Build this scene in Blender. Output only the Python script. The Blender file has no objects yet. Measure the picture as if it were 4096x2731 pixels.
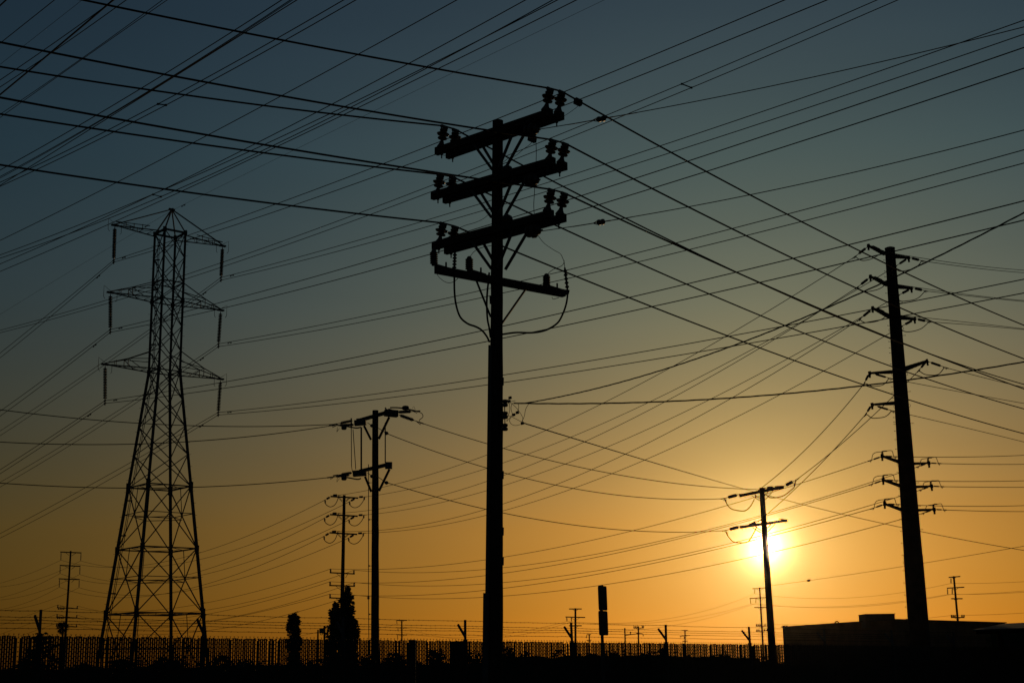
import bpy, math, random
from mathutils import Vector as V, Matrix

# ------------------------------------------------------------------ camera, world, sun, exposure
SC = bpy.context.scene
TH, RO, CZ = math.radians(12.9), math.radians(0.8), 1.6
SW, SH = 4096.0, 2731.0
FP = 3259 * 4096 / 2352
fw = V((0, math.cos(TH), math.sin(TH))); up0 = V((0, -math.sin(TH), math.cos(TH))); r0 = V((1, 0, 0))
CR = r0 * math.cos(RO) - up0 * math.sin(RO)
CU = up0 * math.cos(RO) + r0 * math.sin(RO)
CAM = V((0, 0, CZ))
cd = bpy.data.cameras.new('camera'); cam = bpy.data.objects.new('camera', cd); SC.collection.objects.link(cam)
cd.sensor_width = 36; cd.lens = FP * 36 / 4096; cd.clip_end = 20000; cd.clip_start = 0.05
m = Matrix((( CR.x, CU.x, -fw.x, 0), (CR.y, CU.y, -fw.y, 0), (CR.z, CU.z, -fw.z, CZ), (0, 0, 0, 1)))
cam.matrix_world = m
SC.camera = cam

SUN_AZ, SUN_EL = math.radians(9.95), math.radians(4.5)
sdir = V((math.sin(SUN_AZ) * math.cos(SUN_EL), math.cos(SUN_AZ) * math.cos(SUN_EL), math.sin(SUN_EL)))
W = bpy.data.worlds.new("World"); SC.world = W; W.use_nodes = True
nt = W.node_tree; N = nt.nodes; L = nt.links
bg = N['Background']; bg.inputs['Strength'].default_value = 0.1
sky = N.new('ShaderNodeTexSky'); sky.sky_type = 'NISHITA'; sky.sun_disc = False
sky.sun_elevation = SUN_EL; sky.sun_rotation = SUN_AZ
sky.air_density = 1.0; sky.dust_density = 1.0; sky.ozone_density = 1.0
geo = N.new('ShaderNodeNewGeometry')          # Incoming = direction looked along (reversed)
sep = N.new('ShaderNodeSeparateXYZ')
tc = N.new('ShaderNodeTexCoord')
L.new(tc.outputs['Generated'], sep.inputs[0])
def math_node(op, a, b=None, c=None):
    n = N.new('ShaderNodeMath'); n.operation = op
    for i, x in enumerate((a, b, c)):
        if x is None: continue
        if isinstance(x, (int, float)): n.inputs[i].default_value = x
        else: L.new(x, n.inputs[i])
    return n.outputs[0]
# dusk air: tint of the sky by height above the horizon (0..30 degrees)
el = math_node('MULTIPLY', math_node('ARCSINE', sep.outputs['Z']), 180 / math.pi / 30.0)
ramp = N.new('ShaderNodeValToRGB'); L.new(el, ramp.inputs[0])
cr = ramp.color_ramp
TINT = [(0.0, (.60, .43, .17)), (2.1, (.66, .50, .22)), (5.4, (.87, .665, .34)), (9.4, (.78, .79, .70)), (14.2, (.68, .97, 1.17)), (20, (.61, 1.09, 1.46)), (26, (.61, 1.05, 1.49))]
while len(cr.elements) < len(TINT): cr.elements.new(0.5)
for e, (d, c) in zip(cr.elements, TINT):
    e.position = d / 30.0; e.color = (c[0] / 1.5, c[1] / 1.5, c[2] / 1.5, 1)
mul = N.new('ShaderNodeMixRGB'); mul.blend_type = 'MULTIPLY'; mul.inputs[0].default_value = 1
L.new(sky.outputs[0], mul.inputs[1]); L.new(ramp.outputs[0], mul.inputs[2])
sc15 = N.new('ShaderNodeVectorMath'); sc15.operation = 'SCALE'; sc15.inputs['Scale'].default_value = 1.5
L.new(mul.outputs[0], sc15.inputs[0])
# air away from the sun is dimmer
far = N.new('ShaderNodeMapRange'); far.interpolation_type = 'SMOOTHSTEP'
far.inputs['From Min'].default_value = 14; far.inputs['From Max'].default_value = 38; far.inputs['To Min'].default_value = 1.5; far.inputs['To Max'].default_value = 1.04
L.new(far.outputs[0], sc15.inputs['Scale'])
# the sun's own disc and the bright air round it
dot = N.new('ShaderNodeVectorMath'); dot.operation = 'DOT_PRODUCT'
L.new(tc.outputs['Generated'], dot.inputs[0]); dot.inputs[1].default_value = sdir
ang = math_node('MULTIPLY', math_node('ARCCOSINE', math_node('MINIMUM', dot.outputs['Value'], 0.9999999)), 180 / math.pi)
L.new(ang, far.inputs['Value'])
disc = N.new('ShaderNodeMapRange'); disc.interpolation_type = 'SMOOTHSTEP'
L.new(ang, disc.inputs['Value']); disc.inputs['From Min'].default_value = 0.27; disc.inputs['From Max'].default_value = 0.43
disc.inputs['To Min'].default_value = 1; disc.inputs['To Max'].default_value = 0
halo = math_node('EXPONENT', math_node('MULTIPLY', ang, -1 / 2.3))
dcol = N.new('ShaderNodeVectorMath'); dcol.operation = 'SCALE'; dcol.inputs[0].default_value = (90, 80, 62); L.new(disc.outputs[0], dcol.inputs['Scale'])
hcol = N.new('ShaderNodeVectorMath'); hcol.operation = 'SCALE'; hcol.inputs[0].default_value = (44, 34, 12); L.new(halo, hcol.inputs['Scale'])
a1 = N.new('ShaderNodeVectorMath'); a1.operation = 'ADD'; L.new(dcol.outputs[0], a1.inputs[0]); L.new(hcol.outputs[0], a1.inputs[1])
a2 = N.new('ShaderNodeVectorMath'); a2.operation = 'ADD'; L.new(a1.outputs[0], a2.inputs[0]); L.new(sc15.outputs[0], a2.inputs[1])
# faint uneven bands in the haze
mpn = N.new('ShaderNodeMapping'); mpn.inputs['Scale'].default_value = (1.6, 1.6, 9.0); L.new(tc.outputs['Generated'], mpn.inputs[0])
noi = N.new('ShaderNodeTexNoise'); noi.inputs['Scale'].default_value = 1.6; noi.inputs['Detail'].default_value = 5; L.new(mpn.outputs[0], noi.inputs['Vector'])
una = N.new('ShaderNodeMapRange'); L.new(noi.outputs[0], una.inputs['Value']); una.inputs['From Min'].default_value = .3; una.inputs['From Max'].default_value = .7
una.inputs['To Min'].default_value = .955; una.inputs['To Max'].default_value = 1.045
unv = N.new('ShaderNodeVectorMath'); unv.operation = 'SCALE'; L.new(a2.outputs[0], unv.inputs[0]); L.new(una.outputs[0], unv.inputs['Scale'])
L.new(unv.outputs[0], bg.inputs['Color'])

sl = bpy.data.lights.new('sun', 'SUN'); sl.energy = 3.0; sl.angle = math.radians(1.0); sl.color = (1.0, 0.62, 0.27)
so = bpy.data.objects.new('sun', sl); SC.collection.objects.link(so)
so.rotation_euler = sdir.to_track_quat('Z', 'Y').to_euler()
vs = SC.view_settings; vs.view_transform = 'Standard'; vs.look = 'None'; vs.gamma = 1; vs.use_curve_mapping = False
vs.exposure = -2.5
SC.cycles.max_bounces = 4; SC.cycles.volume_bounces = 0
SC.cycles.use_denoising = True

# ------------------------------------------------------------------ pixel -> place helpers (source pixels of the photo)
def ray(u, v): return CR * (u - 2048) + CU * (1365.5 - v) + fw * FP
def P(u, v, Y):
    d = ray(u, v); return CAM + d * (Y / d.y)
def PH(u, v, H):
    d = ray(u, v); return CAM + d * ((H - CZ) / d.z)
def PL(A, dx, dy, u, v):
    d = ray(u, v)
    t = (d.x * A.y - d.y * A.x) / (d.y * dx - d.x * dy)
    y = A.y + t * dy
    return CAM + d * (y / d.y)

# ------------------------------------------------------------------ materials
def material(name, c1, c2, scale=6.0, rough=0.8, metal=0.0, bump=0.15, stretch=(1, 1, 1)):
    mt = bpy.data.materials.new(name); mt.use_nodes = True
    n = mt.node_tree.nodes; l = mt.node_tree.links; b = n['Principled BSDF']
    t = n.new('ShaderNodeTexCoord'); mp = n.new('ShaderNodeMapping'); mp.inputs['Scale'].default_value = stretch
    no = n.new('ShaderNodeTexNoise'); no.inputs['Scale'].default_value = scale; no.inputs['Detail'].default_value = 6
    l.new(t.outputs['Object'], mp.inputs[0]); l.new(mp.outputs[0], no.inputs['Vector'])
    r = n.new('ShaderNodeValToRGB'); r.color_ramp.elements[0].position = .3; r.color_ramp.elements[1].position = .7
    r.color_ramp.elements[0].color = (*c1, 1); r.color_ramp.elements[1].color = (*c2, 1)
    l.new(no.outputs[0], r.inputs[0]); l.new(r.outputs[0], b.inputs['Base Color'])
    b.inputs['Roughness'].default_value = rough; b.inputs['Specular IOR Level'].default_value = .5 if rough < .5 else .15; b.inputs['Metallic'].default_value = metal
    if bump:
        bp = n.new('ShaderNodeBump'); bp.inputs['Strength'].default_value = bump; bp.inputs['Distance'].default_value = .02
        l.new(no.outputs[0], bp.inputs['Height']); l.new(bp.outputs[0], b.inputs['Normal'])
    return mt
WOOD = material('weathered_wood', (.020, .015, .011), (.045, .033, .024), 4, .9, stretch=(6, 6, .5))
TIMBER = material('crossarm_timber', (.022, .017, .013), (.05, .038, .028), 8, .9)
STEEL = material('weathering_steel', (.022, .016, .012), (.04, .028, .02), 3, .85, 0.0)
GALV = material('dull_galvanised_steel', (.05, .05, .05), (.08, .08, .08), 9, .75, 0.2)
PORC = material('brown_porcelain', (.03, .018, .012), (.045, .026, .016), 5, .45, 0, 0)
POLY = material('grey_polymer', (.04, .04, .042), (.06, .06, .062), 5, .6, 0, 0)
WIRE = material('tarnished_conductor', (.012, .012, .012), (.02, .02, .02), 30, 1.0, 0.0, 0)
CABLE = material('black_cable_jacket', (.012, .012, .012), (.02, .02, .02), 10, .7, 0, 0)
SLAT = material('dark_plastic_slats', (.02, .022, .02), (.035, .036, .032), 12, .7)
LEAF = material('dark_green_leaves', (.02, .035, .015), (.045, .06, .025), 3, .8, 0, 0)
BARK = material('brown_bark', (.03, .022, .016), (.06, .045, .03), 14, .9)
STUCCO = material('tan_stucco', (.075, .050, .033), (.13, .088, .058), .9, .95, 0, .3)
ROOF = material('tar_roof', (.04, .04, .04), (.06, .06, .06), 3, .9)
GROUND = material('dusty_ground', (.035, .03, .022), (.06, .05, .036), .6, .95, 0, .4)
PAINT = material('grey_car_paint', (.22, .22, .23), (.24, .24, .25), 2, .3, .4, 0)
GLASS = material('dark_car_glass', (.02, .02, .022), (.025, .025, .027), 2, .08, 0, 0)
RUB = material('black_tyre_rubber', (.015, .015, .015), (.025, .025, .025), 20, .85)
PVG = material('blue_solar_cells', (.02, .035, .05), (.03, .045, .06), 4, .75, .0, 0)

# ------------------------------------------------------------------ mesh helpers
C = SC.collection
def tag(o, label=None, cat=None, group=None, kind=None):
    if label: o['label'] = label
    if cat: o['category'] = cat
    if group: o['group'] = group
    if kind: o['kind'] = kind
    return o
def thing(name, loc, label, cat, group=None):
    o = bpy.data.objects.new(name, None); C.objects.link(o); o.location = loc
    o.empty_display_size = .3
    tag(o, label, cat, group); o['_org'] = tuple(loc); return o
def frame(d):
    d = d.normalized(); a = V((0, 0, 1)) if abs(d.z) < .95 else V((1, 0, 0))
    x = d.cross(a).normalized(); return x, x.cross(d).normalized()
class MB:
    def __init__(s): s.v = []; s.f = []
    def add(s, vs_, fs):
        b = len(s.v); s.v += [tuple(q) for q in vs_]; s.f += [tuple(i + b for i in f) for f in fs]; return s
    def tube(s, pts, r, n=6, cap=True):
        pts = [V(p) for p in pts]; k = len(pts)
        rs = r if isinstance(r, (list, tuple)) else [r] * k
        vv = []; X = None
        for i, p in enumerate(pts):
            d = pts[min(i + 1, k - 1)] - pts[max(i - 1, 0)]
            if d.length < 1e-9: d = V((0, 0, 1))
            d.normalize()
            if X is None: X, Y = frame(d)
            else:
                X = (X - d * X.dot(d)); X = X.normalized() if X.length > 1e-6 else frame(d)[0]; Y = X.cross(d).normalized()
            for j in range(n):
                a = 2 * math.pi * j / n
                vv.append(p + X * (rs[i] * math.cos(a)) + Y * (rs[i] * math.sin(a)))
        ff = [(i * n + j, i * n + (j + 1) % n, (i + 1) * n + (j + 1) % n, (i + 1) * n + j) for i in range(k - 1) for j in range(n)]
        if cap: ff += [tuple(range(n))[::-1], tuple((k - 1) * n + j for j in range(n))]
        return s.add(vv, ff)
    def beam(s, p, q, w, h, up=None):
        p = V(p); q = V(q); d = (q - p).normalized()
        u = V(up) if up else V((0, 0, 1))
        if abs(d.dot(u)) > .97: u = V((1, 0, 0))
        x = d.cross(u).normalized() * (w / 2); y = x.cross(d).normalized() * (h / 2)
        vv = [p - x - y, p + x - y, p + x + y, p - x + y, q - x - y, q + x - y, q + x + y, q - x + y]
        return s.add(vv, [(0, 3, 2, 1), (4, 5, 6, 7), (0, 1, 5, 4), (1, 2, 6, 5), (2, 3, 7, 6), (3, 0, 4, 7)])
    def lathe(s, p, q, prof, n=12):
        """prof: list of (t 0..1 along p->q, radius)"""
        p = V(p); q = V(q); d = q - p; X, Y = frame(d); vv = []
        for t, r in prof:
            for j in range(n):
                a = 2 * math.pi * j / n
                vv.append(p + d * t + X * (r * math.cos(a)) + Y * (r * math.sin(a)))
        k = len(prof)
        ff = [(i * n + j, i * n + (j + 1) % n, (i + 1) * n + (j + 1) % n, (i + 1) * n + j) for i in range(k - 1) for j in range(n)]
        ff += [tuple(range(n))[::-1], tuple((k - 1) * n + j for j in range(n))]
        return s.add(vv, ff)
    def build(s, name, mat, parent=None, label=None, smooth=False, loc=None):
        me = bpy.data.meshes.new(name)
        org = V((0, 0, 0)) if loc is None else V(loc)
        if parent is not None:
            r = parent
            while r.parent is not None: r = r.parent
            org = V(r['_org']) if '_org' in r else V(r.location)
        me.from_pydata([tuple(V(q) - org) for q in s.v], [], s.f); me.update()
        me.materials.append(mat)
        if smooth: me.polygons.foreach_set('use_smooth', [True] * len(me.polygons))
        o = bpy.data.objects.new(name, me); C.objects.link(o)
        if parent is not None: o.parent = parent
        elif loc is not None: o.location = loc; o['_org'] = tuple(loc)
        if label: o['label'] = label
        return o
def spline(pts, n=6):
    pts = [V(p) for p in pts]; out = []
    for i in range(len(pts) - 1):
        a = pts[max(i - 1, 0)]; b = pts[i]; c = pts[i + 1]; d = pts[min(i + 2, len(pts) - 1)]
        for k in range(n):
            t = k / n
            out.append(.5 * ((2 * b) + (c - a) * t + (2 * a - 5 * b + 4 * c - d) * t * t + (3 * b - a - 3 * c + d) * t ** 3))
    out.append(pts[-1]); return out
def px(pts, Y0, Y1=None):
    """image points -> 3D points, depth running from Y0 to Y1"""
    Y1 = Y0 if Y1 is None else Y1; k = max(len(pts) - 1, 1)
    return [P(u, v, Y0 + (Y1 - Y0) * i / k) for i, (u, v) in enumerate(pts)]
def sheds(nsh, core, rim, end=.06):
    pr = [(0, core * .8), (end, core * .8), (end, core)]
    for i in range(nsh):
        t0 = end + (1 - 2 * end) * i / nsh; dt = (1 - 2 * end) / nsh
        pr += [(t0 + dt * .15, core), (t0 + dt * .35, rim), (t0 + dt * .55, rim), (t0 + dt * .8, core)]
    pr += [(1 - end, core), (1 - end, core * .8), (1, core * .8)]
    return pr
def insulator(name, p, q, nsh, core, rim, parent, mat=None, label=None):
    return MB().lathe(p, q, sheds(nsh, core, rim), 10).build(name, mat or POLY, parent, label)

# ------------------------------------------------------------------ wires
class Span:
    def __init__(s, A, B, mids=()):
        s.A = V(A); s.B = V(B); num = den = 0.0
        for (u, v) in mids:
            t = s.t_of(u, v)
            if t is None or not (.05 < t < .95): continue
            d = ray(u, v); p = s.A.lerp(s.B, t)
            z = CZ + d.z * (p.y / d.y); w = 4 * t * (1 - t)
            num += (p.z - z) * w; den += w * w
        s.sag = num / den if den else 0.0
    def t_of(s, u, v):
        d = ray(u, v); dx = s.B.x - s.A.x; dy = s.B.y - s.A.y
        q = d.y * dx - d.x * dy
        return None if abs(q) < 1e-9 else (d.x * s.A.y - d.y * s.A.x) / q
    def at(s, t):
        p = s.A.lerp(s.B, t); p.z -= s.sag * 4 * t * (1 - t); return p
    def pts(s, n, t0=0.0, t1=1.0): return [s.at(t0 + (t1 - t0) * i / n) for i in range(n + 1)]
NW = [0]
def wire(label, dia_cm, pts, group=None, cat='power line', name='power_line', mat=None, twist=0):
    """one wire = one thing"""
    pts = [V(p) for p in pts]; org = pts[0].copy()
    if not twist: dia_cm = dia_cm * 1.5 + .4
    mb = MB()
    if twist:
        r = dia_cm / 200; D = [0]
        for i in range(1, len(pts)): D.append(D[-1] + (pts[i] - pts[i - 1]).length)
        n = int(D[-1] / .16); dense = []; j = 0
        for i in range(n + 1):
            s_ = D[-1] * i / n
            while j < len(D) - 2 and D[j + 1] < s_: j += 1
            dense.append((pts[j].lerp(pts[j + 1], (s_ - D[j]) / max(D[j + 1] - D[j], 1e-6)), s_))
        for ph in (0, 1, 2):
            q = []
            for i, (p, s_) in enumerate(dense):
                d = (dense[min(i + 1, n)][0] - dense[max(i - 1, 0)][0]); X, Y = frame(d)
                a = s_ / twist * 2 * math.pi + ph * 2.094
                q.append(p + X * (r * .62 * math.cos(a)) + Y * (r * .62 * math.sin(a)))
            mb.tube(q, r * .5, 4)
    else:
        mb.tube(pts, dia_cm / 200, 5)
    o = mb.build(name, mat or WIRE, None, loc=org); tag(o, label, cat, group); return o
def damper(par, a, b):
    d = (b - a).normalized(); c = a - V((0, 0, .08))
    MB().beam(a, c, .04, .04).tube([c - d * .28, c + d * .28], .012, 5).tube([c - d * .30, c - d * .14], .045, 7).tube([c + d * .14, c + d * .30], .045, 7).build('vibration_damper', GALV, par)
def spacer(par, a, b):
    MB().beam(a, b, .05, .05).tube([a - V((.05, 0, 0)), a + V((.05, 0, 0))], .06, 7).tube([b - V((.05, 0, 0)), b + V((.05, 0, 0))], .06, 7).build('spacer', GALV, par)

# ------------------------------------------------------------------ ground
rng = random.Random(7)
g = MB(); xs = [-3000, -600, -200, -80, -40, -20, 0, 20, 40, 80, 200, 600, 3000]; ys = [-200, -20, 0, 15, 30, 45, 60, 90, 130, 200, 400, 1500, 6000]
g.add([(x, y, 0) for y in ys for x in xs], [(j * 13 + i, j * 13 + i + 1, (j + 1) * 13 + i + 1, (j + 1) * 13 + i) for j in range(12) for i in range(12)])
tag(g.build('ground', GROUND), kind='structure')

# ------------------------------------------------------------------ slatted chain-link fence with barbed wire
def fence_top(k):
    u = 2048 + (-1083 + 318 * k) / (1 + .0833 * k) * 1.7415
    v = 2539 + (2577 - 2539) * (u - 161) / (3315 - 161)
    return P(u, v, 24.1 * (1 + .0833 * k))
K0, K1 = -3, 15
tops = {k: fence_top(k) for k in range(K0, K1 + 1)}
a_, b_ = tops[0], tops[7]; fd = V(((b_.x - a_.x), (b_.y - a_.y), 0)) / 7
zz = lambda k: a_.z + (b_.z - a_.z) * k / 7
FT = lambda k: V((a_.x + fd.x * k, a_.y + fd.y * k, zz(k)))
fdn = fd.normalized(); fout = V((-fdn.y, fdn.x, 0))           # outward = away from the camera
base = FT(0); base.z = 0
fence = thing('chain_link_fence', base, 'long chain-link fence woven with dark slats and topped by five strands of barbed wire', 'fence')
pl = fd.length
for k in range(K0, K1):
    mb = MB(); n = 74
    T0, T1 = FT(k), FT(k + 1)
    for i in range(n):
        c = T0.lerp(T1, (i + .5) / n); w = .5 * pl / n * rng.uniform(.73, .78); dz = rng.uniform(-.012, .006)
        c = c + fout * rng.uniform(-.004, .004)
        if rng.random() < .0: continue
        tl = rng.gauss(0, .006) if rng.random() < .12 else 0
        mb.beam((c.x, c.y, .04), (c.x + tl, c.y + tl, c.z - .01 + dz - (abs(tl) * 3)), w * 2, .006, up=fout)
        e = T0.lerp(T1, (i + 1) / n)
        ph = rng.uniform(-.006, .006) + (.045 if i % 2 else 0)
        z = .3 + ph
        while z < e.z - .03:
            mb.beam((e.x, e.y, z - .009), (e.x, e.y, z + .009), .018, .012, up=fout); z += .075
        if i % 2 == 0:
            tp = V((e.x, e.y, e.z - .03))
            mb.beam(tp, tp + V((0, 0, .035)), .006, .006).beam(tp + V((0, 0, .03)), tp + fdn * .012 + V((0, 0, .055)), .005, .005).beam(tp + V((0, 0, .03)), tp - fdn * .012 + V((0, 0, .055)), .005, .005)
    mb.build('slat_panel', SLAT, fence)
rail = MB()
for zo in (-1.0,):
    rail.tube([FT(K0) + V((0, 0, zo)) + fout * .03, FT(K1) + V((0, 0, zo)) + fout * .03], .02, 6)
rail.build('rail', GALV, fence)
for k in range(K0, K1 + 1):
    t = FT(k) + fout * .04; jit = rng.uniform(-.02, .02)
    post = MB().tube([(t.x, t.y, 0), (t.x, t.y, t.z + .02)], .045, 8).build('fence_post', GALV, fence)
    j = t + V((0, 0, .02))
    MB().beam(j, j + V((jit, 0, .40)), .05, .03, up=fdn).build('barb_arm', GALV, post)
    MB().beam(j + V((0, 0, .05)), j + fout * .24 + V((0, 0, .31)), .045, .03, up=fdn).build('barb_arm', GALV, post)
def strand(off, h, seed, sag):
    r = random.Random(seed); mb = MB(); pts = []
    for k in range(K0, K1):
        A = FT(k) + fout * off + V((0, 0, h)); B = FT(k + 1) + fout * off + V((0, 0, h))
        for i in range(12):
            t = i / 12; p = A.lerp(B, t); p.z -= sag * 4 * t * (1 - t); p.z += r.uniform(-.004, .004); pts.append(p)
    pts.append(FT(K1) + fout * off + V((0, 0, h)))
    mb.tube(pts, .0042, 4)
    D = 0.05; q = 0; acc = 0
    for i in range(len(pts) - 1):
        a, b = pts[i], pts[i + 1]; ln = (b - a).length
        while D < acc + ln:
            p = a.lerp(b, (D - acc) / ln)
            for _ in range(4):
                d = V((r.uniform(-1, 1), r.uniform(-1, 1), r.uniform(-1, 1))).normalized() * .017 + fdn * r.uniform(-.012, .012)
                mb.tube([p - d * .2, p + d], .0025, 3)
            D += .125 + r.uniform(-.012, .012)
        acc += ln
    mb.build('barbed_wire', WIRE, fence)
strand(.04, .40, 1, .012); strand(.235, .30, 2, .006); strand(.04, .245, 3, .01); strand(.16, .20, 4, .012); strand(.06, .11, 5, .006)

# ------------------------------------------------------------------ lattice transmission tower
TX, TY = -27.6, 110.15
YAW = math.radians(39.4); E1 = V((math.cos(YAW), math.sin(YAW), 0)); E2 = V((-math.sin(YAW), math.cos(YAW), 0))
tower = thing('lattice_tower', (TX, TY, 0), 'tall steel lattice transmission tower with three pairs of arms and six long insulator strings', 'tower')
def half(h): return .90 if h >= 24.75 else .90 + (24.75 - h) * .0955
def corner(a, b, h): return V((TX, TY, h)) + E1 * (a * half(h)) + E2 * (b * half(h))
CORN = [(-1, -1), (1, -1), (1, 1), (-1, 1)]
for i, (a, b) in enumerate(CORN):
    mb = MB(); hs = [0, 5.9, 10.8, 15.6, 24.75, 36.2]
    for h0, h1 in zip(hs, hs[1:]):
        w = .19 if h0 < 15 else (.17 if h0 < 24 else .14)
        mb.beam(corner(a, b, h0), corner(a, b, h1), w, w, up=E1)
    if i in (1, 3):                     # climbing bolts
        h = 1.0; s_ = a
        while h < 36:
            c = corner(a, b, h); mb.tube([c, c + V((s_ * .26, 0, 0))], .012, 4); h += .95
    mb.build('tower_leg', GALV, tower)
hp = [36.2, 34.1, 32.0, 30.5, 28.4, 26.4, 24.75, 22.45, 20.35, 18.1, 15.6]
for i in range(4):
    c0, c1 = CORN[i], CORN[(i + 1) % 4]; up = E1 if i % 2 else E2
    for j, (h1, h0) in enumerate(zip(hp, hp[1:])):
        w = .055 if h0 >= 24 else .062
        m_ = MB().beam(corner(*c0, h0), corner(*c1, h1), w, w, up=up).beam(corner(*c1, h0), corner(*c0, h1), w, w * .9, up=up)
        if h0 in (24.75, 30.5, 32.0, 34.1, 15.6) and h0 != 34.1: m_.beam(corner(*c0, h0), corner(*c1, h0), .08, .08)
        if j == 0: m_.beam(corner(*c0, h1), corner(*c1, h1), .14, .14)
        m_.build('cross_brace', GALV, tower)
    for h1, hm, h0 in ((15.6, 13.1, 10.8), (10.8, 8.3, 5.9), (5.9, 3.0, 0.2)):
        A0, A1, B0, B1 = corner(*c0, h0), corner(*c0, h1), corner(*c1, h0), corner(*c1, h1)
        # crossing point of the two long diagonals
        wa, wb = half(h0), half(h1); t = wa / (wa + wb); X = A0.lerp(B1, t)
        AM, BM = corner(*c0, X.z), corner(*c1, X.z)
        m_ = MB().beam(A0, B1, .068, .07, up=up).beam(B0, A1, .066, .066, up=up)
        m_.beam(AM, X, .055, .055).beam(X, BM, .055, .055)
        m_.beam(A1.lerp(B1, .5), X, .045, .045, up=up)
        m_.beam(A1, B1, .095, .095)
        m_.build('cross_brace', GALV, tower)
for hm in (13.15, 8.35, 15.6, 10.8, 5.9):
    q = [corner(*CORN[i], hm).lerp(corner(*CORN[(i + 1) % 4], hm), .5) for i in range(4)]
    m_ = MB()
    for i in range(4): m_.beam(q[i], q[(i + 1) % 4], .05, .05)
    m_.build('plan_brace', GALV, tower)
for (a, b) in CORN:
    for h in hp + [10.8, 5.9]:
        big = .24 if h in (15.6, 10.8, 5.9) else (.20 if h in (24.75, 30.5, 36.2) else .12)
        c = corner(a, b, h); k = big * (1.5 if h in (15.6, 5.9) else 1.0)
        MB().beam(c - V((0, 0, k)), c + V((0, 0, k)), big * 1.5, .05, up=E1).beam(c - V((0, 0, k)), c + V((0, 0, k)), big * 1.5, .05, up=E2).build('gusset_plate', GALV, tower)
APEX = V((TX + .05, TY, 38.25))
m_ = MB()
for (a, b) in CORN: m_.beam(corner(a, b, 36.2), APEX, .09, .09)
m_.beam(APEX - E1 * .26, APEX + E1 * .26, .13, .12).beam(APEX - E2 * .22, APEX + E2 * .22, .1, .1)
m_.build('tower_peak', GALV, tower)
m_ = MB()                                # cable riser up the left leg
for o_ in (.30, .42): m_.tube([corner(-1, 1, 0) + V((o_, -.1, 0)), corner(-1, 1, 24.75) + V((o_, -.1, 0)), corner(-1, 1, 35.8) + V((o_, -.1, 0))], .028, 5)
for h in (34, 31.5, 27, 23, 19, 14.6, 11.9, 7.5, 4): m_.beam(corner(-1, 1, h), corner(-1, 1, h) + V((.5, -.1, 0)), .08, .1)
m_.build('cable_riser', GALV, tower)
TIPS = {}
for lvl, (H, Hu, px_l, px_r, LL, RR) in enumerate(((36.0, None, (460, 900), (888, 983), 4.72, 4.72), (30.5, 32.0, (442, 1176), (882, 1246), 4.80, 4.75), (24.75, 26.4, (420, 1457), (882, 1515), 4.93, 4.93))):
    for s_, ln in ((-1, LL), (1, RR)):
        tip = V((TX, TY, H)) + E1 * (s_ * ln); TIPS[(lvl, s_)] = tip
        c0, c1 = corner(s_, -1, H), corner(s_, 1, H); m_ = MB()
        for c in (c0, c1): m_.beam(c, tip, .08, .07)
        if Hu is None:
            m_.beam(APEX, tip + V((0, 0, .08)), .08, .08)
            for t0, t1 in ((.0, .22), (.22, .42), (.42, .60), (.60, .76)):
                m_.beam(c0.lerp(tip, t0), c1.lerp(tip, t1), .03, .03).beam(c1.lerp(tip, t1), c0.lerp(tip, t1), .03, .03)
            u0, u1 = c0 + V((0, 0, .0)), c1
            for t in (.45, .62, .78):
                for c in (c0, c1): m_.beam(c.lerp(tip, t), c.lerp(tip, t) + V((0, 0, .36)), .045, .045)
            for c in (c0, c1): m_.beam(c.lerp(tip, .3) + V((0, 0, .3)), tip + V((0, 0, .33)), .05, .05)
        else:
            for c, (ca, cb) in ((c0, (s_, -1)), (c1, (s_, 1))):
                top = corner(ca, cb, Hu); knee = c.lerp(tip, .58) + V((0, 0, .62))
                m_.beam(top, knee, .06, .06).beam(knee, tip + V((0, 0, .1)), .06, .06)
                m_.beam(knee, c.lerp(tip, .58), .05, .05).beam(knee, corner(ca, cb, (H + Hu) / 2), .05, .05)
                m_.beam(c.lerp(tip, .80) + V((0, 0, .42)), c.lerp(tip, .80), .045, .045)
                m_.beam(c.lerp(tip, .35), knee, .045, .045)
            for t0, t1 in ((.0, .22), (.22, .42), (.42, .60), (.60, .76)):
                m_.beam(c0.lerp(tip, t0), c1.lerp(tip, t1), .03, .03).beam(c1.lerp(tip, t1), c0.lerp(tip, t1), .03, .03)
        m_.beam(tip - E1 * .28, tip + E1 * .28, .26, .12)
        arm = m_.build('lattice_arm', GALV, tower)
        # wire guard horns over the string
        q = tip + V((0, 0, .05)); o = E2 * .0
        MB().tube([q - E1 * (s_ * .1), q + E1 * (s_ * .55) + V((0, 0, .45)), q + E1 * (s_ * .55) + V((0, 0, -.45)), q + E1 * (s_ * .42) + V((0, 0, -.62))], .022, 4).tube([q - E1 * (s_ * .55) + V((0, 0, .1)), q - E1 * (s_ * .55) + V((0, 0, -.62)), q - E1 * (s_ * .45) + V((0, 0, -.72))], .018, 4).build('arcing_horn', GALV, arm)
BOT = {(0, -1): (455, 1040, 1049), (0, 1): (884, 1110, 1121), (1, -1): (441, 1318, 1329), (1, 1): (874, 1375, 1386), (2, -1): (420, 1602, 1613), (2, 1): (873, 1649, 1659)}
CL = {}
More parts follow.
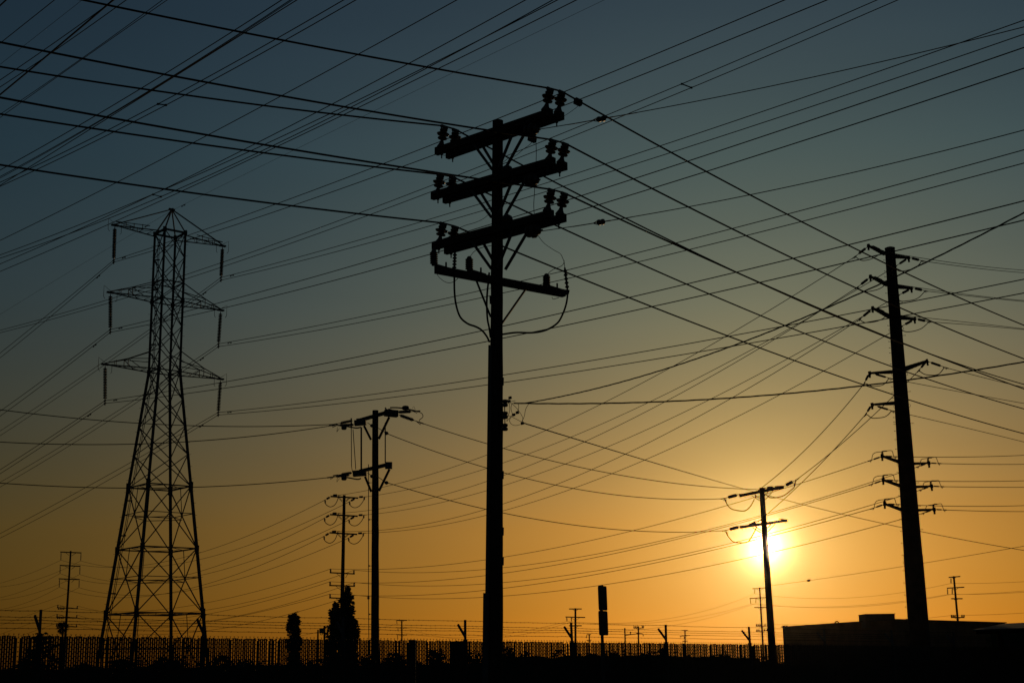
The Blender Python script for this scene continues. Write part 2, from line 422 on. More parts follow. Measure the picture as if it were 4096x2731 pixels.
for key, (u, va, vb) in BOT.items():
    tip = TIPS[key]; ca, cb = P(u, va, tip.y), P(u, vb, tip.y); CL[key] = (ca, cb)
    s0 = V((tip.x, tip.y, tip.z - .12)); MB().tube([s0, s0 - V((0, 0, .35))], .03, 5)
    pr = [(0, .03), (.02, .03)]
    for i in range(19):
        t = .07 + .90 * i / 19; pr += [(t, .05), (t + .010, .15), (t + .026, .16), (t + .030, .06)]
    pr += [(.98, .03), (1, .03)]
    st = MB().lathe(s0, ca + V((0, 0, .05)), pr, 12).build('insulator_string', PORC, tower)
    MB().tube([ca + V((0, 0, .08)), cb - V((0, 0, .14))], .05, 6).tube([ca - E2 * .18, ca + E2 * .18], .05, 6).tube([cb - E2 * .18, cb + E2 * .18], .05, 6).build('suspension_clamp', GALV, st)

# the tower's conductors: each runs from the left edge through its clamp to the right edge
def conductor(label, key, ab, right, mr, left, ml, rail_dir=(.635, -.773)):
    A = CL[key][ab]; dx, dy = rail_dir
    B = PL(A, dx, dy, *right); D = PL(A, -dx, -dy, *left)
    s1, s2 = Span(A, B, mr), Span(A, D, ml)
    pts = s2.pts(36, 0, 1.25)[::-1] + s1.pts(44, 0, 1.22)[1:]
    o = wire(label, 3.0, pts, 'twin conductors carried by the lattice tower')
    if ab == 1:
        pass
    la = (B - A).length; lb = (D - A).length
    if ab == 0: damper(o, s1.at(1.9 / la), s1.at(2.4 / la))
    else: damper(o, s2.at(2.9 / lb), s2.at(3.4 / lb))
    return s1, s2
conductor('upper of the twin conductors hung from the lattice tower\'s top left arm', (0, -1), 0, (3141, 0), [(1000, 855), (1676, 600), (2000, 471), (3000, 61)], (0, 1412), [(181, 1267), (262, 1200)])
conductor('lower of the twin conductors hung from the lattice tower\'s top left arm', (0, -1), 1, (3311, 0), [(1000, 881), (1744, 617), (2251, 425), (3000, 127)], (0, 1431), [(202, 1267), (280, 1200)])
conductor('upper of the twin conductors hung from the lattice tower\'s top right arm', (0, 1), 0, (4096, 82), [(1676, 889), (2598, 600), (3000, 464), (3819, 174)], (0, 1723), [(408, 1451)])
conductor('lower of the twin conductors hung from the lattice tower\'s top right arm', (0, 1), 1, (4096, 138), [(1753, 893), (2464, 681), (2723, 600), (3096, 477)], (0, 1742), [(408, 1466)])
conductor('upper of the twin conductors hung from the lattice tower\'s middle left arm', (1, -1), 0, (4096, 191), [(1000, 1178), (1736, 967), (2319, 785), (2891, 600), (3096, 532)], (0, 1644), [(300, 1425)])
conductor('lower of the twin conductors hung from the lattice tower\'s middle left arm', (1, -1), 1, (4096, 274), [(1000, 1206), (1727, 1015), (2366, 830), (3000, 632), (3096, 601)], (0, 1664), [(300, 1440)])
conductor('upper of the twin conductors hung from the lattice tower\'s middle right arm', (1, 1), 0, (4096, 600), [(1444, 1267), (2077, 1127), (2496, 1024), (3000, 896), (3096, 871)], (0, 1928), [(106, 1867), (219, 1800), (570, 1579)])
conductor('lower of the twin conductors hung from the lattice tower\'s middle right arm', (1, 1), 1, (4096, 653), [(1555, 1267), (2153, 1141), (2549, 1049), (3000, 939)], (0, 1947), [(138, 1867), (246, 1800), (575, 1592)])
conductor('upper of the twin conductors hung from the lattice tower\'s bottom left arm', (2, -1), 0, (4096, 804), [(1000, 1510), (1951, 1317), (2476, 1200), (3000, 1076), (3096, 1052)], (0, 1878), [(19, 1867), (121, 1800)])
conductor('lower of the twin conductors hung from the lattice tower\'s bottom left arm', (2, -1), 1, (4096, 881), [(1000, 1537), (1951, 1364), (2606, 1228), (3000, 1139), (3530, 1017)], (0, 1894), [(43, 1867), (145, 1800)])
conductor('upper of the twin conductors hung from the lattice tower\'s bottom right arm', (2, 1), 0, (4096, 1117), [(1000, 1636), (1951, 1510), (2906, 1347), (3096, 1311), (3800, 1174)], (0, 2133), [(353, 1947), (608, 1795)])
conductor('lower of the twin conductors hung from the lattice tower\'s bottom right arm', (2, 1), 1, (4096, 1172), [(1000, 1649), (1951, 1539), (3000, 1372), (3549, 1274), (3885, 1211)], (0, 2151), [(523, 1868)])
# shield wire over the peak
A = APEX + V((0, 0, -.1)); B = PL(A, .635, -.773, 2419, 0); D = PL(A, -.635, .773, 0, 1258)
s1, s2 = Span(A, B, [(1000, 685), (1170, 604), (2000, 205)]), Span(A, D, [(447, 983), (98, 1200)])
o = wire('single hair-thin shield wire running over the lattice tower\'s peak', 1.1, s2.pts(30, 0, 1.2)[::-1] + s1.pts(30, 0, 1.25)[1:])
damper(o, s1.at(.04), s1.at(.05)); damper(o, s2.at(.12), s2.at(.14))

# ------------------------------------------------------------------ wires that cross overhead from pylons out of frame
def over(label, dia, a, b, H, mids=(), e0=.15, e1=.3, group='high lines crossing overhead at upper left', H2=None):
    s = Span(PH(*a, H), PH(*b, H2 or H), mids)
    return wire(label, dia, s.pts(44, -e0, 1 + e1), group), s
over('short thick wire cutting the photo\'s top left corner', 2.6, (0, 23), (25, 0), 18, e0=1.0, e1=1.0)
over('medium wire crossing the top left corner, nearest that corner but one', 1.7, (0, 174), (219, 0), 22)
over('hair-thin wire at the top left between the corner wires and the thick cable', 1.0, (0, 259), (330, 0), 30)
over('thickest rising cable at the top left, crossed by two thinner wires', 3.4, (0, 379), (453, 0), 20, [(204, 210)])
over('wire that crosses the thick upper left cable from below and leaves to its right', 2.0, (0, 349), (506, 0), 24, [(162, 242), (464, 30)])
over('wire that meets the thick upper left cable only near the top edge', 2.0, (0, 321), (458, 0), 24, [(174, 202)])
over('upper wire of the close thin pair right of the thick upper left cable', 2.0, (0, 458), (651, 0), 30, [(230, 302), (587, 49)])
over('lower wire of the close thin pair right of the thick upper left cable', 2.0, (0, 471), (670, 0), 30, [(238, 302), (591, 55)])
over('single wire above the tight bundle of three crossing the upper left', 3.0, (0, 681), (1128, 0), 30, [(315, 504), (566, 353), (934, 123)])
over('uppermost wire of the tight bundle of three crossing the upper left', 2.6, (0, 707), (1163, 0), 30, [(349, 510), (608, 357), (974, 128)])
over('middle wire of the tight bundle of three crossing the upper left', 2.2, (0, 713), (1172, 0), 30, [(608, 359), (1000, 115)])
over('lowest wire of the tight bundle of three crossing the upper left', 3.0, (0, 742), (1189, 0), 30, [(121, 667), (430, 474), (1000, 119)])
oa, sa = over('upper wire of the spacer-joined pair at the upper left', 3.0, (0, 730), (1376, 0), 30, [(425, 525), (634, 415), (1000, 216)])
ob, sb = over('lower wire of the spacer-joined pair at the upper left', 3.0, (0, 746), (1425, 0), 30, [(459, 527), (838, 328), (1000, 240)])
spacer(oa, sa.at(sa.t_of(632, 416)), sb.at(sb.t_of(664, 422)))
over('lone wire between the upper left spacer pair and the four top-middle wires', 3.0, (0, 962), (1829, 0), 31, [(472, 727), (770, 572), (1132, 383), (1430, 219)])
oa, sa = over('first of four wires reaching the middle of the top edge, steepest at left', 3.0, (0, 1056), (2104, 0), 30, [(612, 779), (1028, 572), (1630, 257), (2000, 57)])
over('second of four wires reaching the middle of the top edge', 3.0, (0, 1020), (2232, 0), 30, [(612, 779), (1051, 581), (1698, 270)])
ob, sb = over('third of four wires reaching the middle of the top edge', 3.0, (0, 1033), (2213, 0), 30, [(644, 787), (1040, 610), (1702, 272)])
spacer(oa, sa.at(sa.t_of(612, 779)), sb.at(sb.t_of(644, 787)))
over('fourth and lowest of the wires reaching the middle of the top edge', 3.0, (0, 1086), (2308, 0), 30, [(478, 880), (731, 764), (1366, 461), (2000, 153)])
oa, sa = over('upper wire of the spacer-held pair passing behind the lattice tower\'s middle', 3.0, (0, 1321), (3511, 0), 33, [(442, 1200), (1000, 1013), (1425, 856), (2179, 557), (2727, 334)])
ob, sb = over('lower wire of the spacer-held pair passing behind the lattice tower\'s middle', 3.0, (0, 1331), (3594, 0), 33, [(487, 1200), (1000, 1032), (1472, 859), (2238, 564), (3000, 252)])
spacer(oa, sa.at(sa.t_of(2727, 334)), sb.at(sb.t_of(2766, 349)))

# ------------------------------------------------------------------ near wooden pole with three double crossarms
def round_pole(mb, p, q, r0_, r1_, n=16, seed=1, wob=.006):
    r = random.Random(seed); k = 26; p = V(p); q = V(q)
    pts = [p.lerp(q, i / k) + V((r.uniform(-wob, wob), r.uniform(-wob, wob), 0)) for i in range(k + 1)]
    return mb.tube(pts, [r0_ + (r1_ - r0_) * i / k + r.uniform(-wob, wob) * .6 for i in range(k + 1)], n)
MPb, MPt = V((-.455, 29, 0)), V((-.245, 29, 13.16))
mp = thing('utility_pole', (-.455, 29, 0), 'nearest wooden pole, carrying three slanting double crossarms with paired insulators above one single arm', 'utility pole')
shaft = round_pole(MB(), MPb, MPt, .165, .115, 18, 3).build('pole_shaft', WOOD, mp, smooth=True)
for z, sd in ((9.05, -1), (7.6, -1), (7.3, 1), (5.6, -1), (5.35, 1), (4.2, 1), (3.6, 1)):
    e_ = MPb.x + (MPt.x - MPb.x) * z / 13.16 + sd * (.165 - .05 * z / 13.16)
    MB().beam((e_, 28.95, z), (e_ + sd * .006, 28.95, z + .16), .035, .05, up=(0, 1, 0)).build('pole_tag', GALV, shaft)
gx = lambda z, e: V((MPb.x + (MPt.x - MPb.x) * z / 13.16 - (.165 - .05 * z / 13.16) - e, 28.93, z))
MB().beam(gx(8.15, .0), gx(3.0, .012), .075, .07, up=(0, 1, 0)).build('cable_guard', GALV, mp)
MB().beam(gx(3.05, .03), gx(0, .03), .12, .12, up=(0, 1, 0)).build('cable_guard', GALV, mp)
ARMS = [((1745, 607), (2206, 450), (1789, 622), (2251, 462), 12.86), ((1729, 785), (2217, 645), (1776, 800), (2264, 663), 11.78), ((1733, 985), (2210, 855), (1782, 1003), (2260, 870), 10.64)]
INS = [[((1764, 588), (1777, 508)), ((2183, 440), (2200, 358)), ((1816, 598), (1822, 522)), ((2233, 449), (2247, 370))],
       [((1749, 776), (1761, 702)), ((2196, 640), (2211, 564)), ((1801, 786), (1811, 711)), ((2244, 650), (2261, 578))],
       [((1757, 970), (1772, 896)), ((2190, 842), (2205, 762)), ((1806, 984), (1820, 909)), ((2240, 856), (2257, 776))]]
ITOP = {}
for a, (al, ar, bl, br, H) in enumerate(ARMS):
    beams = []
    for j, (l_, r_) in enumerate(((al, ar), (bl, br))):
        p, q = PH(*l_, H), PH(*r_, H); beams.append((p, q))
        bm = MB().beam(p, q, .11, .17).build('crossarm', TIMBER, mp)
        for s_, (bpx, tpx) in zip((0, 1), (INS[a][j * 2], INS[a][j * 2 + 1])):
            e = p if s_ == 0 else q; f = q if s_ == 0 else p
            Yb = e.lerp(f, .045).y; pb = P(*bpx, Yb); pb.z = H + .08; pb = P(bpx[0], bpx[1], Yb)
            pt = P(*tpx, Yb); ITOP[(a, j, s_)] = pt
            dz = pb + (pt - pb) * .0
            d = pt - pb; lo = pb - d * .05
            prof = [(0, .10), (.04, .10), (.10, .085), (.22, .055), (.36, .035), (.42, .035), (.43, .105), (.47, .11), (.56, .05), (.60, .055), (.62, .13), (.67, .145), (.74, .08), (.78, .05), (.80, .085), (.86, .09), (.90, .05), (.91, .03), (1.0, .03)]
            ins = MB().lathe(lo, pt, prof, 12).build('pin_insulator', PORC, mp)
            w = V((.66, .75, 0))
            MB().beam(pt - w * .10, pt + w * .10, .05, .06).tube([pt - w * .09, pt - w * .09 - V((0, 0, .07))], .015, 5).tube([pt + w * .09, pt + w * .09 - V((0, 0, .07))], .015, 5).build('line_clamp', GALV, ins)
            bt = e.lerp(f, .05); MB().tube([bt, bt - V((0, 0, .2))], .016, 6).tube([bt - V((0, 0, .085)), bt - V((0, 0, .12))], .035, 6).build('bolt', GALV, bm)
    ax = (beams[0][1] - beams[0][0]).normalized()
    pc = MPb.lerp(MPt, H / 13.16)
    for j in (0, 1):
        p, q = beams[j]; mid = p + ax * (pc - p).dot(ax)
        for s_ in (-1, 1):
            t_ = mid + ax * (s_ * (.62 + .0 * j)) - V((0, 0, .07)); b2 = pc + (mid - pc) * .55 + V((0, 0, -.82)) + ax * (s_ * .09)
            MB().beam(t_, b2, .045, .05, up=ax.cross(V((0, 0, 1)))).build('brace', GALV, mp)
    # bell that hides the through-bolt right of the pole
    c = P(2028, (545, 683, 880)[a], 28.85) if a else None
    if c: MB().lathe(c - V((0, 0, .12)), c + V((0, 0, .12)), [(0, .03), (.1, .1), (.5, .13), (.8, .11), (1, .04)], 12).build('bell_insulator', PORC, mp)
    # dead-end insulator under the right half of the arm
    q0, q1 = ((2102, 523), (2150, 519)) if a == 0 else (((2104, 725), (2150, 720)) if a == 1 else ((2104, 928), (2158, 922)))
    A_, B_ = P(*q0, 28.2), P(*q1, 28.0)
    MB().lathe(A_, B_ + (B_ - A_) * .22, [(0, .05), (.1, .12), (.2, .13), (.28, .06), (.36, .06), (.42, .15), (.52, .15), (.58, .06), (.64, .06), (.7, .09), (.8, .08), (.86, .02), (1, .02)], 12).build('dead_end_insulator', PORC, mp)
# lower single arm
p4, q4 = PH(1744, 1078, 9.54), PH(2256, 1174, 9.54)
off = V((0, -.19, 0))
arm4 = MB().beam(p4, q4, .13, .15).build('lower_crossarm', TIMBER, mp)
d4 = (q4 - p4).normalized()
for t0, s_ in ((.30, -1), (.685, 1)):
    a4 = p4.lerp(q4, t0); pc = MPb.lerp(MPt, 8.55 / 13.16); MB().beam(a4 - V((0, 0, .07)), V((pc.x + s_ * .12, 28.9, 8.62 if s_ > 0 else 8.75)), .04, .045, up=(0, 1, 0)).build('brace', GALV, mp)
for (b_, t_, Yk) in (((1736, 1062), (1735, 997), 27.95), ((1877, 1084), (1877, 1025), 28.45), ((2186, 1146), (2186, 1094), 29.7)):
    A_, B_ = P(*b_, Yk), P(*t_, Yk)
    ar = MB().lathe(A_, B_, [(0, .05), (.08, .05)] + [(x, r) for i in range(6) for x, r in ((.10 + i * .125, .052), (.135 + i * .125, .085), (.16 + i * .125, .085), (.19 + i * .125, .055))] + [(.86, .055), (.95, .045), (1, .02)], 12).build('surge_arrester', POLY, mp)
    c = A_ + V((.0, 0, .02)); MB().beam(c, c + d4 * .42 - V((0, 0, .04)), .05, .05).tube([c + d4 * .3, c + d4 * .3 + V((0, 0, .1))], .02, 5).tube([c + d4 * .42 - V((0, 0, .04)), c + d4 * .42 - V((0, 0, .16))], .02, 5).build('bracket', GALV, ar)
for (b_, t_, Yk, Y2) in (((1817, 1080), (1820, 1009), 28.1, 28.1), ((2270, 1160), (2259, 1070), 30.1, 30.0)):
    insulator('cable_termination', P(*b_, Yk), P(*t_, Y2), 5, .024, .048, mp)
MB().beam(q4, P(2271, 1176, 30.1), .03, .05).tube([P(2268, 1174, 30.1), P(2271, 1160, 30.1)], .05, 6).build('bracket', GALV, mp)
for pts_, Ya, Yb in (([(1817, 1080), (1817, 1110), (1818, 1171), (1825, 1223), (1841, 1268), (1870, 1294), (1902, 1306), (1926, 1320), (1946, 1344), (1958, 1368)], 28.1, 28.8),
                     ([(2270, 1160), (2270, 1183), (2265, 1215), (2253, 1251), (2233, 1288), (2201, 1312), (2164, 1326), (2120, 1331), (2063, 1330), (2005, 1338)], 30.1, 29.0),
                     ([(1957, 1090), (1954, 1122), (1949, 1171), (1947, 1223), (1950, 1276), (1957, 1312), (1962, 1350)], 28.7, 28.8)):
    MB().tube(spline(px(pts_, Ya, Yb)), .021, 7).build('riser_cable', CABLE, mp, smooth=True)
for pts_, Y_, Yb in (([(2141, 530), (2145, 598), (2144, 656), (2138, 767), (2135, 820), (2137, 854)], 28.0, 28.0), ([(2146, 932), (2164, 959), (2184, 979), (2217, 1001), (2241, 1015), (2251, 1033), (2257, 1050), (2259, 1072)], 28.1, 30.0),
                 ([(2257, 1042), (2253, 1057), (2240, 1067), (2217, 1076), (2201, 1086), (2190, 1098)], 29.6, 29.7), ([(1880, 1027), (1898, 1005), (1926, 991), (1966, 982)], 28.45, 28.8), ([(1825, 918), (1861, 902), (1902, 890), (1938, 872), (1966, 846)], 30.0, 29),
                 ([(2129, 556), (2123, 575), (2093, 598), (2063, 623), (2034, 634), (2010, 652)], 28.2, 28.8), ([(2311, 408), (2317, 416), (2305, 431), (2281, 449), (2250, 469)], 28.6, 28.0), ([(1737, 1066), (1750, 1100), (1770, 1121), (1792, 1131), (1815, 1127), (1832, 1113)], 27.9, 28.2),
                 ([(1790, 620), (1777, 622), (1766, 618)], 30.1, 30.0), ([(2236, 1190), (2213, 1196), (2208, 1188)], 29.9, 29.8)):
    MB().tube(spline(px(pts_, Y_, Yb)), .0068, 4).build('jumper_wire', WIRE, mp)
for (u, v, Y_) in ((2129, 552, 28.2), (2312, 406, 28.6)):
    c = P(u, v, Y_); MB().beam(c - V((.07, .05, 0)), c + V((.07, .05, -.03)), .09, .13).build('tap_clamp', GALV, mp)
# service spool rack on the right of the shaft
rk = MB(); c0, c1 = P(2018, 1602, 28.9), P(2020, 1712, 28.9)
rk.beam(c0, c1, .05, .02)
for v in (1606, 1624, 1650, 1674, 1696, 1716): rk.beam(P(2005, v, 28.9), P(2022, v, 28.9), .03, .02)
rk = rk.build('service_rack', GALV, mp)
for v in (1612, 1660, 1708):
    a, b = P(2020, v - 14, 28.85), P(2020, v + 14, 28.85)
    MB().lathe(a, b, [(0, .04), (.12, .065), (.35, .06), (.5, .035), (.65, .06), (.88, .065), (1, .04)], 10).build('spool_insulator', PORC, rk)
for pts_ in ([(2028, 1612), (2040, 1613), (2060, 1612), (2090, 1612), (2128, 1606)], [(2037, 1614), (2039, 1640), (2031, 1668), (2027, 1684), (2036, 1674), (2048, 1661), (2060, 1656), (2068, 1648)], [(2048, 1612), (2044, 1632), (2049, 1652), (2056, 1657), (2068, 1648), (2075, 1630), (2072, 1612)],
             [(2048, 1614), (2070, 1636), (2090, 1668), (2090, 1690)], [(2117, 1612), (2103, 1635), (2097, 1665), (2087, 1685)], [(2045, 1668), (2038, 1680), (2045, 1695), (2064, 1701), (2090, 1694)], [(2022, 1610), (2040, 1588)], [(2040, 1606), (2062, 1602)], [(2026, 1660), (2050, 1668), (2090, 1689)]):
    MB().tube(spline(px(pts_, 28.9)), .0055, 5).build('service_loop', CABLE, mp)
for (u, v) in ((2040, 1589), (2036, 1603), (2054, 1657), (2069, 1648), (2089, 1691)):
    c = P(u, v, 28.9); MB().beam(c - V((.03, 0, .015)), c + V((.035, 0, .0)), .05, .05).build('tap_clamp', CABLE, mp)

# heavy conductors of the near pole
def heavy(label, a, s_, left, ml, right, mr):
    i0, i1 = ITOP[(a, 0, s_)], ITOP[(a, 1, s_)]
    i0 = i0 + V((0, 0, .02)); i1 = i1 + V((0, 0, .02))
    B = PH(*left, i0.z - .1); D = PH(*right, i1.z - .9)
    l_ = Span(i0, B, ml); r_ = Span(i1, D, mr)
    return wire(label, 2.5, l_.pts(24, 0, 1.25)[::-1] + r_.pts(34, 0, 1.25), 'heavy conductors on the near wooden pole')
heavy('heavy conductor on the right insulator pair of the near pole\'s top crossarm', 0, 1, (327, 0), [(1000, 137), (1600, 250)], (4096, 1301), [(2638, 585), (3000, 781), (3538, 1051)])
heavy('heavy conductor on the left insulator pair of the near pole\'s top crossarm', 0, 0, (0, 268), [(1000, 416)], (4096, 1537), [(2315, 785), (2698, 974), (3194, 1200), (3611, 1371)])
heavy('heavy conductor on the right insulator pair of the near pole\'s middle crossarm', 1, 1, (0, 170), [(1000, 361), (1600, 467)], (4096, 1435), [(2606, 754), (3000, 950), (3548, 1208)])
heavy('heavy conductor on the left insulator pair of the near pole\'s middle crossarm', 1, 0, (0, 457), [(1000, 604), (1493, 669)], (4096, 1635), [(2549, 1049), (3000, 1246), (3566, 1465)])
heavy('heavy conductor on the right insulator pair of the near pole\'s lowest double crossarm', 2, 1, (0, 391), [(1000, 571), (1595, 667)], (4096, 1555), [(2474, 879), (2750, 1000), (3347, 1267), (3725, 1413)])
heavy('heavy conductor on the left insulator pair of the near pole\'s lowest double crossarm', 2, 0, (0, 660), [(1000, 802), (1425, 856)], (4096, 1734), [(2513, 1190), (3000, 1378), (3632, 1596)])

def simple(label, dia, A, B, mids=(), e0=0, e1=0, group=None, n=40, twist=0, mat=None, name='power_line', cat='power line'):
    s = Span(A, B, mids); return wire(label, dia, s.pts(n, -e0, 1 + e1), group, cat, name, mat, twist), s
# insulated span wires from the near pole to the right
for lab, A, B, md, iu in (('upper thin span wire with a strain ball right of the near pole', P(2156, 518, 28.0), P(4096, 109, 23.6), [(2406, 481), (2549, 453), (3000, 359), (3862, 167)], (2386, 2424)),
                          ('lower thin span wire with a strain ball right of the near pole', P(2164, 925, 28.0), P(4096, 521, 23.4), [(2393, 896), (2534, 869), (3000, 779), (3496, 667)], (2376, 2408))):
    s = Span(A, B, md); o = wire(lab, 1.0, s.pts(50, 0, 1.3), 'span wires with strain balls')
    t0, t1 = s.t_of(iu[0], 480), s.t_of(iu[1], 480)
    a, b = s.at(t0), s.at(t1)
    MB().lathe(a, b, [(0, .02), (.12, .055), (.3, .062), (.45, .052), (.55, .052), (.7, .062), (.88, .055), (1, .02)], 12).build('strain_ball', PORC, o)
    d = (b - a); MB().tube([a - d * .45, a + V((0, 0, .035)), b], .01, 5).tube([a - d * .45, a - V((0, 0, .035)), a], .01, 5).tube([b, b + d * .7], .014, 5).tube([b + d * .6, b + d * 3.2], .011, 5).tube([a - d * 3.0, a - d * .4], .0115, 5).build('wire_grip', GALV, o)

# ------------------------------------------------------------------ steel pole at right
SP = V((18.07, 65, 0)); SPH = 20.75
sp = thing('steel_pole', SP, 'thick dark tapering steel pole at right with many stub arms and loops of jumper cable', 'utility pole')
MB().tube([SP, SP + V((0, 0, 6.3)), SP + V((0, 0, 6.31)), SP + V((0, 0, SPH - .06)), SP + V((0, 0, SPH))], [.485, .425, .415, .232, .232], 20).lathe(SP + V((0, 0, SPH)), SP + V((0, 0, SPH + .08)), [(0, .245), (.5, .245), (1, .15)], 20).build('pole_shaft', STEEL, sp)
def sp_r(z): return .485 - (.485 - .232) * z / SPH
for us, vs_ in ((-1, (1042, 1086, 1108, 1174, 1219, 1303, 1367, 1392, 1412, 1457, 1547, 1570, 1592, 1650, 1670, 1688, 1697, 1724, 1758, 1796, 1889, 1982, 2076, 2123, 2171, 2219, 2281, 2330, 2378, 2426, 2474)), (1, (1103, 1212, 1343, 1567, 1694, 1931, 2024, 2118))):
    for v in vs_:
        z = P(3575 + (v - 1000) * .07, v, 65).z; r = sp_r(z)
        MB().tube([(SP.x + us * r * .9, 64.95, z), (SP.x + us * (r + .12), 64.93, z + .005)], .010, 4).tube([(SP.x + us * (r + .115), 64.93, z - .02), (SP.x + us * (r + .115), 64.93, z + .03)], .01, 4).build('climbing_peg', GALV, sp)
for us, v in ((-1, 1321), (1, 1315), (-1, 1498), (1, 1497), (-1, 1626), (1, 1623), (-1, 1859), (-1, 1952), (-1, 2046), (-1, 2250)):
    z = P(3600, v, 65).z; r = sp_r(z); c = V((SP.x + us * (r + .02), 64.95, z))
    MB().tube([c + V((.055 * math.cos(a * .7), 0, .065 * math.sin(a * .7))) for a in range(10)], .009, 4).build('ring_eye', GALV, sp)
def dead_end(par, tip, cl, Y0, Y1, nsh=9, rim=.065, core=.04, gap=.16):
    a, b = P(*tip, Y0), P(*cl, Y1); L_ = (b - a).length; d = (b - a) / L_
    i0, i1 = a + d * (L_ * gap), a + d * (L_ * .68)
    ins = MB().lathe(i0, i1, sheds(nsh, core, rim), 9).build('strain_insulator', POLY, par)
    MB().tube([a, i0 + d * .02], .016, 5).tube([i1 - d * .02, b], .016, 5).tube([i1 + d * .1, b - V((0, 0, .08)), b], .014, 4).tube([b - d * .08, b + d * .14], .028, 5).build('dead_end_clamp', GALV, ins)
    return b
def loop(par, pts, Y0, Y1, r=.021, name='jumper_cable'):
    return MB().tube(spline(px(pts, Y0, Y1)), r, 6).build(name, CABLE, par, smooth=True)
def stub(par, b_, t_, Y0, Y1, w0=.20, w1=.10):
    a, b = P(*b_, Y0), P(*t_, Y1); mb = MB(); d = (b - a).normalized(); k = 6
    for i in range(k):
        q0, q1 = a.lerp(b, i / k), a.lerp(b, (i + 1) / k + .01); w = w0 + (w1 - w0) * (i + .5) / k
        mb.beam(q0, q1, w * .6, w)
    mb.beam(b - d * .05, b + d * .03, .12, .17).beam(b - d * .02 - V((0, 0, .04)), b - d * .0 - V((0, 0, .22)), .03, .09)
    return mb.build('stub_arm', STEEL, par)
# three upper levels
SCL = {}
for lv, (lb, lt, ls, lc, rb, rt, rs, rc, r2s, r2c, lj, rj) in enumerate((
    ((3538, 1014), (3473, 983), (3471, 987), (3418, 1028), (3576, 1025), (3635, 1031), (3633, 1032), (3581, 1066), (3640, 1031), (3692, 1044), [(3424, 1028), (3434, 1036), (3450, 1042), (3470, 1040), (3492, 1033), (3515, 1020), (3530, 1012)], [(3582, 1068), (3586, 1078), (3602, 1085), (3637, 1079), (3662, 1070), (3678, 1056), (3686, 1044)]),
    ((3548, 1138), (3481, 1106), (3479, 1110), (3428, 1150), (3588, 1146), (3646, 1153), (3644, 1154), (3592, 1182), (3652, 1152), (3704, 1164), [(3432, 1151), (3444, 1163), (3465, 1167), (3490, 1163), (3510, 1158), (3530, 1148), (3540, 1136)], [(3594, 1196), (3600, 1203), (3612, 1205), (3640, 1202), (3662, 1197), (3680, 1186), (3693, 1172), (3702, 1164)]),
    ((3554, 1264), (3490, 1232), (3488, 1236), (3437, 1278), (3598, 1270), (3659, 1276), (3656, 1278), (3604, 1306), (3664, 1275), (3717, 1287), [(3440, 1279), (3452, 1287), (3463, 1290), (3485, 1289), (3510, 1284), (3530, 1275), (3543, 1265)], [(3606, 1319), (3614, 1324), (3630, 1327), (3656, 1324), (3685, 1314), (3705, 1298), (3715, 1287)]))):
    la = stub(sp, lb, lt, 64.9, 64.0); ra = stub(sp, rb, rt, 65, 65.8)
    SCL[('L', lv)] = dead_end(la, ls, lc, 64.0, 64.6)
    SCL[('R', lv)] = dead_end(ra, rs, rc, 65.8, 66.3)
    SCL[('r', lv)] = dead_end(ra, r2s, r2c, 65.8, 66.4)
    c = [(lt[0] + 14, lt[1] + 2), (lt[0] + 62, lt[1] + 24)]
    SCL[('l', lv)] = dead_end(la, c[0], c[1], 64.0, 65.6, 6, .07, .05, .04)
    loop(la, lj, 64.5, 65.3); loop(ra, rj, 66.3, 66.4)
# fourth and fifth levels
la = stub(sp, (3568, 1487), (3478, 1492), 64.9, 64.2, .17, .09); ra = stub(sp, (3618, 1476), (3710, 1443), 65, 64.4, .22, .11)
SCL['4L'] = dead_end(la, (3476, 1494), (3457, 1533), 64.2, 64.5, 7, .055, .05)
SCL['4l'] = dead_end(la, (3500, 1496), (3564, 1514), 64.3, 65.2, 9, .05, .03, .04)
SCL['4r'] = dead_end(ra, (3713, 1446), (3786, 1471), 64.4, 65.2, 9, .06, .035, .15)
SCL['4R'] = dead_end(ra, (3704, 1447), (3676, 1480), 64.4, 64.7, 5, .055, .05, .05)
loop(la, [(3458, 1533), (3470, 1536), (3480, 1542), (3495, 1545), (3526, 1541), (3541, 1532), (3549, 1522), (3556, 1513)], 64.5, 65.2)
loop(ra, [(3676, 1480), (3684, 1488), (3700, 1497), (3720, 1500), (3740, 1500), (3756, 1495), (3768, 1482), (3776, 1470)], 64.7, 65.2)
la = stub(sp, (3576, 1612), (3488, 1618), 64.9, 64.2, .17, .09)
SCL['5L'] = dead_end(la, (3486, 1620), (3463, 1656), 64.2, 64.5, 7, .055, .05)
SCL['5l'] = dead_end(la, (3508, 1624), (3574, 1644), 64.3, 65.2, 9, .05, .03, .04)
loop(la, [(3465, 1656), (3473, 1661), (3485, 1670), (3500, 1672), (3534, 1668), (3550, 1660), (3560, 1650), (3566, 1643)], 64.5, 65.2)
